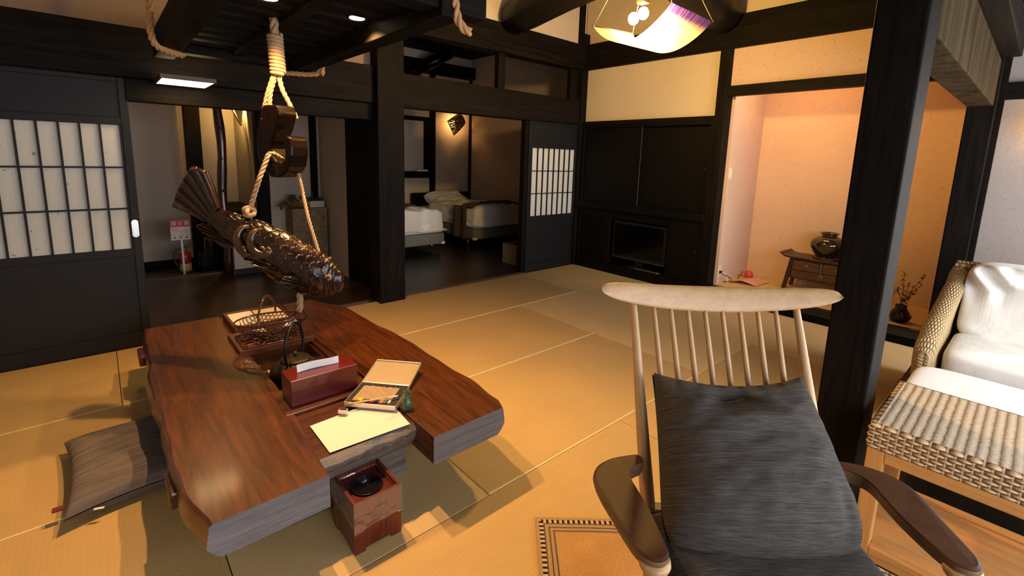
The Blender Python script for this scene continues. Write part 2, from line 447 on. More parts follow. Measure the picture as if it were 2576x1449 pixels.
struct(MB().box(4.79, 5.0, .28, 4.1, -.06, -.001).build('floor', MT['deckboard']), 'dark sleeper under the cabinet and alcove front', 'floor')
# grooved thresholds
sill = MB()
sill.box(2.19, 3.90, 4.062, 4.12, -.03, .004)
for i in range(3): sill.box(2.19, 3.90, 4.066+i*.018, 4.075+i*.018, .004, .010)
struct(sill.build('trim_2', MT['chairrail'], None, .002), 'grooved wooden sliding door threshold before the bedroom', 'sill')
sill = MB(); sill.box(.9, 1.86, 4.062, 4.12, -.03, .006)
for i in range(3): sill.box(.9, 1.86, 4.066+i*.018, 4.075+i*.018, .006, .012)
struct(sill.build('trim_3', MT['chairrail'], None, .002), 'grooved wooden threshold left of the central pillar', 'sill')

def pillar(name, x0, x1, y0, y1, z0, z1, label, m='darkZ', b=.008): return struct(bx(name, MT[m], x0, x1, y0, y1, z0, z1, None, b), label, 'pillar')
def beam(name, x0, x1, y0, y1, z0, z1, label, ax='X', b=.006): return struct(bx(name, MT['dark'+ax], x0, x1, y0, y1, z0, z1, None, b), label, 'beam')
def wall(name, x0, x1, y0, y1, z0, z1, label, m='plaster'): return struct(bx(name, MT[m], x0, x1, y0, y1, z0, z1, None, 0), label, 'wall')
pillar('pillar_1', 1.925, 2.187, 3.955, 4.17, 0, 3.9, 'square dark pillar in the middle between the hall and the bedroom')
pillar('pillar_2', 2.05, 2.235, .316, .463, -.05, 3.9, 'big square dark pillar behind the rocking chair')
pillar('pillar_3', 4.815, 4.955, .300, .452, -.05, 3.2, 'dark pillar at the far end of the alcove beside the sofa')
pillar('pillar_4', 4.79, 4.93, 2.195, 2.30, 0, 2.53, 'slim dark pillar between the built-in cabinet and the alcove', b=.006)
pillar('pillar_5', 4.755, 4.93, 4.03, 4.17, 0, 2.96, 'dark corner pillar where the bedroom wall meets the cabinet')
beam('beam_1', -1.6, 1.925, 4.02, 4.20, 1.848, 2.166, 'deep dark beam across the left wall above the sliding paper door')
beam('beam_2', .19, 1.925, 4.06, 4.17, 1.70, 1.848, 'dark lintel over the opening to the hall')
beam('beam_3', 2.187, 4.76, 4.05, 4.18, 1.84, 2.148, 'dark lintel above the bedroom opening')
beam('beam_4', 2.187, 4.80, 4.04, 4.20, 2.525, 2.825, 'upper dark tie beam above the bedroom transom')
beam('beam_5', 4.80, 4.95, .452, 4.05, 2.525, 2.83, 'upper dark beam above the cabinet and alcove wall', 'Y')
struct(bx('beam_6', MT['beambrown'], 2.235, 4.815, .316, .454, 1.862, 2.17, None, .006), 'heavy brown knotty beam from the big pillar to the alcove corner pillar', 'beam')
beam('beam_7', -1.6, 2.05, .30, .47, 2.30, 2.62, 'dark beam running overhead from the big pillar toward the camera side')
pillar('trim_4', 3.406, 3.50, 4.08, 4.15, 2.148, 2.525, 'short dark strut in the open transom above the bedroom', b=.003)
pillar('trim_5', 4.60, 4.755, 4.09, 4.15, 2.148, 2.525, 'dark block at the right end of the bedroom transom', b=.003)
MT['plaster_shaded'] = plaster('plaster_painted_shade', (.28, .19, .13), .3)  # shade on the upper left wall is put into this darker plaster colour
wall('wall_left', -1.6, 1.925, 4.09, 4.17, 2.166, 4.0, 'plaster with painted-in shade above the left beam', 'plaster_shaded')
wall('wall_back', 2.187, 4.85, 4.09, 4.17, 2.825, 4.0, 'beige plaster above the bedroom tie beam')
beam('trim_6', 4.70, 4.78, 4.05, 4.09, 2.825, 4.0, 'thin dark stud on the upper plaster in the corner', 'Z', .002)
pillar('trim_7', 3.06, 3.16, 4.05, 4.09, 2.825, 4.0, 'dark stud in the plaster behind the round log', b=.002)
wall('wall_right', 4.86, 4.95, .452, 4.09, 2.83, 4.0, 'bright plaster above the cabinet beam', 'plaster_side')
wall('wall_right', 4.86, 4.93, 2.30, 4.04, 1.885, 2.525, 'plaster panel over the built-in cabinet', 'plaster_side')
wall('wall_right', 4.86, 4.93, .452, 2.195, 2.165, 2.525, 'straw flecked plaster panel over the alcove lintel', 'plaster_toko')
beam('trim_8', 4.80, 4.90, 2.30, 4.03, 1.84, 1.885, 'dark picture rail on top of the built-in cabinet', 'Y', .003)
beam('trim_9', 4.80, 4.90, .452, 2.195, 2.07, 2.165, 'dark lintel across the alcove', 'Y', .003)
# alcove (tokonoma)
wall('wall_alcove', 4.93, 5.78, 2.165, 2.26, 0, 2.6, 'left side wall of the alcove in straw plaster', 'plaster_tokoY')
wall('wall_alcove', 5.70, 5.80, .0, 2.165, 0, 2.6, 'warm lit back wall of the alcove in straw plaster', 'plaster_toko')
wall('wall_alcove', 4.95, 5.70, .28, .33, 0, 2.6, 'right side wall of the alcove behind the pillar', 'plaster_tokoY')
struct(bx('ceiling', MT['darkY'], 4.93, 5.8, .28, 2.2, 2.56, 2.6), 'dark board ceiling of the alcove', 'ceiling')
struct(bx('floor', MT['tatY'], 4.885, 5.72, .33, 2.17, .0, .13, None, .002), 'raised tatami floor of the alcove under the small chest', 'floor')
lac = plain('black_lacquer_step', (.006, .005, .005), .2)
struct(MB().box(4.82, 4.885, .45, 2.195, .055, .131).build('trim_10', lac, None, .012), 'glossy black lacquered edge of the raised alcove floor', 'sill')
struct(MB().box(4.83, 4.87, .45, 2.195, 0, .055).build('trim_11', MT['darkY'], None, .002), 'dark riser below the lacquered alcove edge', 'sill')
# veranda side: wall behind the sofa and the window wall behind the camera
wall('wall_veranda', 4.90, 4.98, -1.4, .300, -.05, 1.91, 'greyish straw plaster behind the sofa', 'plaster_ver')
wall('wall_veranda', 4.90, 4.98, -1.4, .300, 2.02, 3.2, 'plaster strip above the rail behind the sofa', 'plaster_ver')
beam('trim_12', 4.87, 4.99, -1.4, .300, 1.905, 2.02, 'dark rail on the plaster behind the sofa', 'Y', .003)
beam('trim_18', 4.865, 4.90, .268, .300, -.05, 3.0, 'thin dark edge strip beside the far alcove pillar', 'Z', .002)
wall('wall_veranda', 2.235, 4.9, .36, .42, 2.17, 3.9, 'plaster above the heavy beam by the big pillar')
beam('beam_8', 2.3, 4.87, .225, .345, 2.19, 2.36, 'dark rafter beam above the plaster by the sofa')
vs = MB()
for i in range(9): vs.box(2.2, 5.0, -1.3+i*.18, -1.3+i*.18+.06, 2.62, 2.70)
vs.box(-1.6, 5.0, -1.5, .30, 2.70, 2.74)
struct(vs.build('ceiling', MT['darkX'], None, .003), 'black slatted ceiling over the veranda', 'ceiling')
ws = MB().box(-1.6, 5.0, -1.5, -1.4, -.05, .35).box(-1.6, 5.0, -1.5, -1.4, 2.15, 2.75).box(-1.6, -.4, -1.5, -1.4, .35, 2.15)
struct(ws.build('wall_window_side', MT['plaster']), 'plaster wall around the large veranda windows', 'wall')
wf = MB()
for x in (-.4, .95, 2.3, 3.65, 4.94): wf.box(x-.03, x+.03, -1.48, -1.42, .35, 2.15)
wf.box(-.4, 4.97, -1.48, -1.42, .35, .41).box(-.4, 4.97, -1.48, -1.42, 2.09, 2.15)
struct(wf.build('window_1', MT['darkX'], None, .003), 'dark framed veranda windows opposite the sofa', 'window')
wall('wall_west', -1.7, -1.6, -1.5, 4.2, -.05, 4.0, 'plaster wall at the left end of the main room')
struct(bx('ceiling', MT['darkX'], -1.7, 5.0, .2, 4.3, 3.98, 4.05), 'dark boarded roof above the main room', 'ceiling')
# round logs
def log(name, a, b, r0, r1, label, sag=0):
    P = []
    for i in range(15):
        t = i/14; p = Vector(a).lerp(Vector(b), t); p.z += sag*math.sin(t*PI); P.append(p)
    rr = [lerp(r0, r1, i/14)*(1+.03*math.sin(i*1.7)) for i in range(15)]
    rr[0] *= .96
    return struct(MB().tube(P, rr, 26).build(name, MT['log']), label, 'beam')
MT['log'] = wood('black_log', (.003, .0022, .002), (.012, .009, .008), rough=.5, axis='Y', scale=.6, bump=.2, spec=.3)
log('beam_9', (3.52, 3.98, 2.87), (3.3, .3, 3.25), .165, .19, 'round black log beam rising from above the bedroom toward the camera')
log('beam_10', (4.74, 2.28, 2.83), (.5, 2.1, 3.22), .175, .19, 'round black log beam ending above the cabinet wall')

# ------------------------------------------------------------------ sliding paper doors
def paper_mat(name, c, em=0):
    m = Mat(name, .9, spec=.1)
    n = m.noise(m.coord('World'), 90, 5, .7); sp = m.noise(m.coord('World', (1, 1, 1), (0, 0, 0), (3, 1, 2)), 38, 2, .5)
    col = m.ramp(n, [(.3, tuple(x*.93 for x in c)), (.7, c)])
    s_ = m.math('MINIMUM', m.math('MAXIMUM', m.math('MULTIPLY', m.math('SUBTRACT', sp, .725), 25), 0), .75)
    m.base(m.mix(s_, col, (.2, .13, .08, 1)))
    m.b.inputs['Subsurface Weight'].default_value = 0
    return m.m
MT['shoji'] = paper_mat('white_washi_paper', (.55, .55, .52))
def shoji(root, Y, x0, x1, zb, zt, gx0, gx1, gz0, gz1, ncol, rows, mw, mat_frame, panel_top=True):
    st = .055
    f = MB().box(x0, gx0-.012, Y, Y+.04, zb, zt).box(gx1+.012, x1, Y, Y+.04, zb, zt).box(gx0-.012, gx1+.012, Y, Y+.04, zt-.03, zt).box(gx0-.012, gx1+.012, Y, Y+.04, zb, zb+.10)
    f.box(gx0-.012, gx1+.012, Y, Y+.04, gz1, gz1+.05).box(gx0-.012, gx1+.012, Y, Y+.04, gz0-.05, gz0)
    f.box(gx0-.012, gx0, Y+.004, Y+.036, gz0, gz1).box(gx1, gx1+.012, Y+.004, Y+.036, gz0, gz1)
    f.build('frame', mat_frame, root, .003)
    bx('panel', MT['panel'], gx0-.012, gx1+.012, Y+.014, Y+.026, zb+.10, gz0-.05, root, 0)
    bx('panel', MT['panel'], gx0-.012, gx1+.012, Y+.014, Y+.026, gz1+.05, zt-.03, root, 0)
    bx('paper', MT['shoji'], gx0, gx1, Y+.024, Y+.027, gz0, gz1, root, 0)
    l = MB()
    for i in range(1, ncol):
        x = lerp(gx0, gx1, i/ncol); l.box(x-mw/2, x+mw/2, Y+.006, Y+.024, gz0, gz1)
    for i in range(1, rows):
        z = lerp(gz0, gz1, i/rows); l.box(gx0, gx1, Y+.009, Y+.0235, z-mw/2, z+mw/2)
    l.build('lattice', mat_frame, root)
d1 = thing('door_1', 'black sliding door with a large white paper lattice at the left edge of the room', 'sliding door', (-.6, 4.07, 0), None, 'structure')
shoji(d1, 4.07, -.93, .20, 0.0, 1.845, -.745, .142, .705, 1.539, 9, 3, .011, MT['panel'])
pl_ = MB(); pl_.prism([(math.cos(a)*.019*1, math.sin(a)*.019+(.042 if math.sin(a) > 0 else -.042)) for a in [2*PI*i/24 for i in range(24)]], (.172, 4.068, .845), V(1, 0, 0), V(0, 0, 1), V(0, -1, 0), .004)
hp = pl_.build('handle', MT['chrome'], d1); hp['label'] = 'oval chrome finger pull'
MB().prism([(math.cos(a)*.011, math.sin(a)*.011+(.034 if math.sin(a) > 0 else -.034)) for a in [2*PI*i/24 for i in range(24)]], (.172, 4.0638, .845), V(1, 0, 0), V(0, 0, 1), V(0, -1, 0), .001).build('recess', MT['steel'], hp)
d2 = thing('door_2', 'narrow black sliding door with a small white paper lattice right of the bedroom', 'sliding door', (4.35, 4.07, 0), None, 'structure')
shoji(d2, 4.07, 3.90, 4.79, 0.0, 1.84, 3.965, 4.735, .70, 1.527, 8, 3, .010, MT['panel'])
MB().box(4.755, 4.785, 4.066, 4.071, .77, .88).build('handle', MT['blackplastic'], d2)
struct(bx('trim_13', MT['darkZ'], 3.845, 3.90, 4.085, 4.16, 0, 1.84), 'edge of the open sliding door at the right of the bedroom opening', 'door jamb')
# inner door leaf seen edge-on left of the bedroom
struct(bx('trim_14', MT['darkZ'], 2.07, 2.17, 4.45, 5.05, 0, 2.0), 'dark jamb at the left of the bedroom seen past the central pillar', 'door jamb')

# ------------------------------------------------------------------ hall
wall('wall_hall', 1.49, 2.07, 5.85, 5.93, 0, 2.3, 'pale hall wall behind the stone plinth', 'plaster_pale')
wall('wall_hall', 1.09, 1.49, 5.85, 5.93, 0, .52, 'low pale partition beside the trunk post', 'plaster_pale')
wall('wall_hall', 2.07, 2.15, 5.05, 5.93, 0, 2.3, 'pale return wall between hall and bedroom', 'plaster_pale')
wall('wall_hall', .05, 2.2, 7.30, 7.38, -.2, 2.4, 'beige back wall of the entrance', 'plaster_pale')
wall('wall_hall', 1.46, 1.54, 6.10, 7.30, -.2, 2.4, 'side wall of the entrance below the wall lamp', 'plaster_pale')
wall('wall_hall', .05, .13, 4.2, 7.38, -.2, 2.4, 'left wall of the hall behind the paper door', 'plaster_pale')
struct(bx('trim_19', MT['darkX'], 1.08, 1.49, 5.84, 5.94, .52, .57), 'dark cap on the low hall partition', 'ledge')
struct(bx('baseboard_1', MT['darkX'], .13, 1.46, 7.27, 7.30, -.15, -.03), 'black baseboard along the entrance wall', 'baseboard')
struct(bx('baseboard_2', MT['panel'], 1.09, 2.07, 5.83, 5.85, 0, .07), 'grey baseboard below the pale hall wall', 'baseboard')
pillar('pillar_6', .86, 1.02, 6.92, 7.08, -.15, 2.4, 'square dark post standing in the entrance', b=.004)
pillar('pillar_7', 1.37, 1.49, 5.82, 5.94, 0, 2.3, 'dark post beside the pale hall wall', b=.004)
beam('trim_15', 1.955, 2.035, 5.82, 5.85, .75, 2.3, 'thin dark stud in the hall corner', 'Z', .002)
struct(bx('ceiling', MT['darkX'], .05, 2.1, 4.2, 7.4, 2.3, 2.36), 'dark hall ceiling', 'ceiling')
P = [(1.05+.012*math.sin(i*.9), 5.97+.01*math.sin(i*1.3), i*.165) for i in range(15)]
lg = MB().tube(P, [.046+.004*math.sin(i*2.1) for i in range(15)], 16)
for z in (.55, .95, 1.3, 1.62): lg.ball((1.05, 5.935, z), .02, 8)
struct(lg.build('pillar_8', wood('polished_natural_trunk', (.02, .005, .003), (.07, .02, .009), rough=.25, axis='Z', bump=.2, coat=.4)), 'knotty polished natural trunk post at the edge of the hall', 'pillar')
# ------------------------------------------------------------------ bedroom shell
wall('wall_bedroom', 2.0, 6.0, 7.85, 7.95, 0, 3.4, 'bedroom back wall behind the beds', 'plaster')
wall('wall_bedroom', 5.84, 5.94, 4.17, 7.85, 0, 3.4, 'bedroom right wall in shadow', 'plaster')
wall('wall_bedroom', 2.0, 2.08, 5.93, 7.9, 0, 3.4, 'bedroom left wall out of the light', 'plaster')
wall('wall_bedroom', 2.0, 2.08, 4.17, 5.93, 2.3, 3.4, 'upper partition between hall and bedroom', 'plaster')
wall('wall_bedroom', 4.93, 5.94, 4.10, 4.17, 0, 3.4, 'bedroom wall behind the cabinet', 'plaster')
beam('trim_16', 4.87, 4.98, 7.80, 7.86, 0, 2.9, 'dark stud on the bedroom back wall', 'Z', .003)
beam('trim_17', 5.80, 5.85, 7.80, 7.86, 0, 2.9, 'dark corner stud of the bedroom', 'Z', .003)
w2 = MB().box(2.4, 4.87, 7.80, 7.86, 2.035, 2.11).box(2.4, 4.87, 7.78, 7.86, .975, 1.10).box(4.74, 4.87, 7.80, 7.86, 1.10, 2.035).box(3.2, 3.32, 7.80, 7.86, 1.10, 2.035).box(2.3, 2.42, 7.8, 7.86, .9, 2.11)
struct(w2.build('window_2', MT['darkX'], None, .003), 'dark framed niche with a sill on the bedroom back wall', 'window')
struct(MB().box(1.95, 6.05, 4.17, 8.0, 3.3, 3.36).build('ceiling', MT['darkX']), 'dark roof boards over the bedroom', 'ceiling')
beam('beam_11', 2.1, 5.9, 7.70, 7.86, 2.9, 3.12, 'dark tie beam high on the bedroom back wall')
struct(MB().tube([(4.35, 7.75, 2.80), (4.9, 7.2, 3.2)], [.10, .10], 14).build('beam_12', MT['hookwood']), 'lamp lit slanting log in the bedroom roof', 'beam')
struct(MB().bar((3.2, 7.6, 2.75), (3.75, 6.8, 3.25), .12, .12).build('beam_13', MT['darkY']), 'dark slanting strut in the bedroom roof', 'beam')
# ------------------------------------------------------------------ low hearth table
ZT, ZB = .33, .212
tb = thing('hearth_table', 'massive low reddish slab table with a sunken hearth in its middle', 'table', (.69, 2.4, 0))
def slab(outer, inner, side, y0, y1, n=60):
    """thick slab: inner edge straight, outer live edge; side=-1 left, +1 right"""
    mb = MB(); secs = []
    for i in range(n+1):
        t = i/n; y = lerp(y0, y1, t)
        xo = interp(outer, y)+.004*math.sin(y*9)+.003*math.sin(y*23); xi = interp(inner, y)
        w = .5+.5*vn(y*3, 5)
        secs.append([(xi, ZT), (xo-side*.010, ZT), (xo, ZT-.006), (xo+side*.012*w, ZT-.045), (xo+side*.010, ZT-.075), (xo-side*.012, ZB+.012), (xo-side*.028, ZB), (xi, ZB)])
    vs = []; fs = []; m = len(secs[0])
    for i, s_ in enumerate(secs):
        y = lerp(y0, y1, i/n)
        vs += [(x, y, z) for x, z in s_]
    for mi, rng in ((0, [0, 6, 7]), (1, range(1, 6))):
        fs = []
        for i in range(n):
            for k in rng:
                a = i*m+k; b = i*m+(k+1) % m; f = (a, b, b+m, a+m)
                fs.append(f if side < 0 else f[::-1])
        mb.mat(mi)._add(vs, fs, mi == 1)
    mb.mat(2)._add(secs_ends(secs, y0, y1, side), [tuple(range(m)), tuple(range(m, 2*m))[::-1]])
    return mb
def secs_ends(secs, y0, y1, side):
    a = [(x, y0, z) for x, z in secs[0]]; b = [(x, y1, z) for x, z in secs[-1]]
    return (a+b) if side > 0 else (a[::-1]+b[::-1])
sl = slab([(1.40, .155), (1.68, .112), (2.0, .115), (2.5, .104), (3.0, .12), (3.40, .135)], [(1.4, .505), (2.2, .545), (2.5, .535), (2.62, .50), (2.72, .487), (2.9, .50), (3.4, .52)], -1, 1.438, 3.395).build('slab', [MT['slabtop'], MT['slabtop'], MT['endgrain']], tb, .003)
sl['label'] = 'left long slab with grey end grain'
sr = slab([(1.4, 1.245), (1.48, 1.275), (1.7, 1.298), (2.15, 1.295), (2.4, 1.296), (2.9, 1.258), (3.1, 1.25), (3.42, 1.125)], [(1.4, .895), (2.2, .90), (2.7, .882), (3.42, .91)], 1, 1.405, 3.42).build('slab', [MT['slabtop'], MT['slabtop'], MT['endgrain']], tb, .003)
sr['label'] = 'right long slab with grey end grain'
# cross boards between the slabs
db = MB(); n = 26; vs = []
for i in range(n+1):
    x = lerp(.500, .930, i/n); b = .018*vn(x*14, 2)+.012*vn(x*40, 7)
    vs += [(x, 1.558, .318), (x, 1.548-b, .295), (x, 1.56-b*.6, .25), (x, 1.585, .205), (x, 2.02, .205), (x, 2.02, .318)]
fs = []; fb = []
for i in range(n):
    for k in range(6):
        a = i*6+k; b = i*6+(k+1) % 6; (fb if k in (0, 1, 2) else fs).append((a, b, b+6, a+6)[::-1])
db.mat(1)._add(vs, fb, False); db.mat(0)._add(vs, fs+[tuple(range(6))[::-1], tuple(range(n*6, n*6+6))][::-1])
o = db.build('end_board', [MT['slabdeck'], MT['bark']], tb, .002); o['label'] = 'front cross board with rough grey bark edge'
bx('end_board', MT['slabdeck'], .50, .90, 2.90, 3.38, .21, .322, tb, .004)
for x, y in ((.855, 1.72), (.52, 1.72), (.855, 3.2), (.52, 3.2)):
    MB().box(x-.075, x+.075, y-.035, y+.035, 0, .20).build('leg', MT['bark'], tb, .005)
for y in (1.80, 3.14):
    MB().box(.088, 1.30, y-.075, y+.075, .225, .285).build('batten', MT['slabdeck'], tb, .008)
# hearth box
hb = MB().box(.50, .535, 2.10, 2.70, .09, .318).box(.86, .90, 2.10, 2.70, .09, .318).box(.535, .86, 2.09, 2.13, .09, .318).box(.535, .86, 2.68, 2.72, .09, .318).box(.50, .90, 2.09, 2.72, .07, .10)
hb.box(.845, .862, 2.13, 2.68, .255, .300).box(.533, .550, 2.13, 2.68, .255, .300)
hb.build('hearth_frame', MT['slabdeck'], tb, .002)
ash = MB().grid(lambda u, v: (lerp(.536, .859, u), lerp(2.131, 2.679, v), .190+.016*vn(u*6, v*9)+.006*vn(u*25, v*40)), 30, 40).build('ash', MT['ash'], tb)
ash['kind'] = 'stuff'
bx('cover_board', MT['slabdeck'], .502, .885, 1.90, 2.135, .319, .333, tb, .002)['label'] = 'thin cover board under the tissue box'
bx('cover_board', MT['slabdeck'], .490, .878, 2.655, 2.96, .318, .352, tb, .003)['label'] = 'thick cover board under the woven tray'

# ---- kettle
K = V(.70, 2.43, 0)
kt = thing('iron_kettle', 'round cast iron kettle with arched handle sitting in the hearth', 'kettle', (.70, 2.43, .18))
prof = [(.0, .180), (.07, .182), (.098, .195), (.120, .228), (.128, .258), (.122, .285), (.105, .310), (.085, .326), (.068, .334), (.062, .336)]
MB().lathe(prof, K, 36).build('body', MT['iron'], kt)
ld = MB().lathe([(.074, .334), (.072, .341), (.055, .347), (.02, .352), (0, .353)], K, 30).build('lid', MT['iron'], kt)
MB().lathe([(.005, .350), (.006, .360), (.013, .366), (.013, .372), (.005, .378), (0, .379)], K, 14).build('knob', MT['iron'], ld)
hp_ = smooth_path([K-FW*.085+V(0, 0, .318), K-FW*.105+V(0, 0, .40), K-FW*.08+V(0, 0, .485), K-FW*.01+V(0, 0, .53), K+FW*.06+V(0, 0, .50), K+FW*.095+V(0, 0, .42), K+FW*.085+V(0, 0, .325)], 8)
MB().tube(hp_, [.0055+.003*math.sin(PI*i/(len(hp_)-1)) for i in range(len(hp_))], 10).build('handle', MT['ironrod'], kt)
sd = (-RT*.95-FW*.3).normalized()
MB().tube(smooth_path([K+sd*.105+V(0, 0, .235), K+sd*.14+V(0, 0, .25), K+sd*.165+V(0, 0, .285), K+sd*.175+V(0, 0, .315)], 5), [.028]*4+[.022]*5+[.016]*5+[.013]*2, 12).build('spout', MT['iron'], kt)
for e in (-1, 1):
    MB().ball(K+FW*e*.088+V(0, 0, .318), .014, 8).build('lug', MT['iron'], kt)

# ---- hanging pot hook assembly
rope_m = plain('hemp_rope', (.29, .185, .10), .9, nz=.25, nscale=120, bump=.4)
rope_d = plain('tan_rope', (.42, .23, .095), .9, nz=.25, nscale=120, bump=.4)
wrap = stz(-1.095, 2.272, 0)
r1 = MB()
P = []
for i in range(220):
    a = i/220; z = lerp(1.93, 1.752, a); an = a*2*PI*11
    P.append(wrap+RT*(.008*a)+RT*math.cos(an)*.027+FW*math.sin(an)*.027+V(0, 0, z))
r1.tube(P, .0098, 7)
r1.rope(smooth_path([wrap+V(0, 0, 2.03), wrap+V(0, 0, 1.93)], 3), .020)
A = stz(-1.10, 2.268, 1.765)
r1.rope(smooth_path([A, stz(-1.125, 2.24, 1.66), stz(-1.138, 2.225, 1.585), stz(-1.128, 2.195, 1.545), stz(-1.112, 2.20, 1.55)], 8), .0115)
r1.rope(smooth_path([A+RT*.01, stz(-1.108, 2.235, 1.67), stz(-1.112, 2.225, 1.60), stz(-1.105, 2.20, 1.545)], 8), .0105)
r1.rope(smooth_path([A+RT*.016, stz(-1.068, 2.26, 1.69), stz(-1.045, 2.27, 1.63), stz(-1.018, 2.29, 1.555)], 8), .0115)
tag(r1.build('hanger_rope', rope_m), 'thick coiled rope tied between the overhead rack and the wooden hook', 'rope')
# wooden hook: outline in its own front plane, thick along dn
hx = [(655, 285), (664, 268), (700, 268), (706, 289), (694, 327), (680, 356), (677, 375), (680, 392), (690, 405), (702, 410), (711, 402), (714, 385), (713, 347), (721, 341), (729, 347), (731, 370), (730, 390), (724, 418), (712, 435), (695, 446), (675, 446), (655, 430), (645, 405), (641, 375), (643, 330)]
poly = [((a-641)/87*.215, 1.62-(b-260)*.00183) for a, b in hx][::-1]
ang = math.radians(24)
da = RT*math.cos(ang)-FW*math.sin(ang)*-1; da = (RT*math.cos(ang)+FW*math.sin(ang)*-1).normalized()
dn = (RT*math.sin(ang)+FW*math.cos(ang)).normalized()
ho = stz(-1.176, 2.205, 0)
hk = MB().prism(poly, ho, da, UZ, dn, .105)
tag(hk.build('wooden_hook', MT['hookwood'], None, .012, 3), 'big dark lacquered wooden hook hanging on the rope above the carp', 'hook')
# carp rope: front strand from hook to knot, back strand from hook to the head
r2 = MB()
r2.rope([stz(-1.098, 2.165, 1.385), stz(-1.13, 2.13, 1.27), stz(-1.178, 2.135, 1.145)], .0115)
r2.rope(smooth_path([stz(-1.098, 2.165, 1.385), stz(-1.085, 2.19, 1.388), stz(-1.05, 2.23, 1.35)], 5), .0105)
kn = stz(-1.186, 2.135, 1.118)
for a in range(3):
    ax1 = (RT, FW, RT+FW*.6)[a].normalized(); ax2 = (UZ*.5+FW, UZ, UZ*.8-FW*.4)[a].normalized()
    r2.tube([kn+ax1*math.cos(t)*.021+ax2*math.sin(t)*.017+UZ*(a-1)*.007 for t in [2*PI*k/20 for k in range(20)]], .0105, 8, closed=True)
r2.tube([kn-UZ*.01, kn+UZ*-.04+RT*.012], .0035, 6)
r2.rope([stz(-.985, 2.21, 1.30), stz(-.925, 2.16, 1.09), stz(-.868, 2.135, .918)], .0085)
tag(r2.build('carp_rope', rope_m), 'pale rope sling running from the hook down to the carved carp', 'rope')
# ---- carved carp
cp = thing('carved_carp', 'carved dark glossy wooden carp hanging head down over the hearth', 'carving', tuple(stz(-1.08, 2.13, .92)))
CT = Mat('varnished_carp_wood', .22, spec=.35)
v_ = CT.coord('Object', (5, 5, 5)); nn = CT.noise(v_, 2.2, 4, .6, .5)
CT.base(CT.ramp(nn, [(.32, (.009, .0036, .0018)), (.55, (.026, .009, .0036)), (.78, (.085, .030, .009))]))
pt_ = CT.node('ShaderNodeNewGeometry').outputs['Pointiness']
rim_ = CT.math('MINIMUM', CT.math('MAXIMUM', CT.math('MULTIPLY', CT.math('SUBTRACT', pt_, .535), 9), 0), .85)
CT.base(CT.mix(rim_, CT.ramp(nn, [(.32, (.0045, .0022, .0014)), (.55, (.011, .0045, .0022)), (.78, (.05, .018, .0055))]), (.26, .135, .062, 1)))
CT.b.inputs['Coat Weight'].default_value = .18; CT.b.inputs['Coat Roughness'].default_value = .18
CM = CT.m
axis_p = [(-1.36, 1.098), (-1.25, 1.035), (-1.16, .985), (-1.08, .935), (-1.0, .885), (-.92, .840), (-.85, .818), (-.80, .806), (-.757, .800)]
Lc = len(axis_p)-1
def cax(u):
    k = u*Lc; i = min(int(k), Lc-1); t = k-i
    P4 = [axis_p[max(0, min(Lc, j))] for j in (i-1, i, i+1, i+2)]
    f = lambda p0, p1, p2, p3: .5*((2*p1)+(p2-p0)*t+(2*p0-5*p1+4*p2-p3)*t*t+(3*p1-p0-3*p2+p3)*t**3)
    return Vector((f(*[p[0] for p in P4]), f(*[p[1] for p in P4])))
hh = [(0, .042), (.12, .064), (.25, .092), (.42, .108), (.6, .110), (.75, .097), (.86, .076), (.94, .052), (.985, .030), (1, .006)]
ww = [(0, .020), (.12, .034), (.25, .052), (.45, .068), (.65, .070), (.8, .057), (.9, .045), (.97, .028), (1, .006)]
HEAD = .80
def carp(u, v, extra=0):
    c = cax(u); d = (cax(min(1, u+.01))-cax(max(0, u-.01))).normalized(); up = Vector((-d.y, d.x))
    th = v*2*PI
    a, b = interp(hh, u), interp(ww, u)
    ca, sa = math.cos(th), math.sin(th)
    r = 1.0
    disp = 0
    if u < HEAD and u > .03:
        arc = v*16; row = u*18
        best = 0
        for ri in range(int(math.floor(row+1.55)), int(math.floor(row)), -1):   # overlapping shields, free edge toward the tail
            dy = ri-row; off = .5*(ri % 2); ci = math.floor(arc-off+.5)+off; dx = abs(arc-ci)
            q = (dx/.56)**2+(max(0, dy-.75)/.8)**2
            if q < 1:
                best = .25+.5*dy/1.5+.30*math.exp(-((q-.86)/.10)**2)-.2*max(0, q-.95)/.05
                break
        belly = max(0, -ca-.55)*2.2
        disp = .0115*best*(1-min(1, belly))*min(1, (HEAD-u)/.03)*min(1, (u-.03)/.05)
    else:
        if abs(u-.825) < .02: disp += .004*math.cos((u-.825)/.02*PI/2)
        if abs(u-.872) < .012: disp += .0035*math.cos((u-.872)/.012*PI/2)
        if u > .93: disp += -.003*math.exp(-((abs(sa)-.9)/.3)**2)*math.exp(-((ca+.35)/.2)**2)
    P = stz(c.x, 2.13, c.y)+(RT*up.x+UZ*up.y)*(ca*(a+disp))+FW*(sa*(b+disp))
    return P
MB().grid(carp, 300, 220, closeu=False, flip=False).build('body', CM, cp)
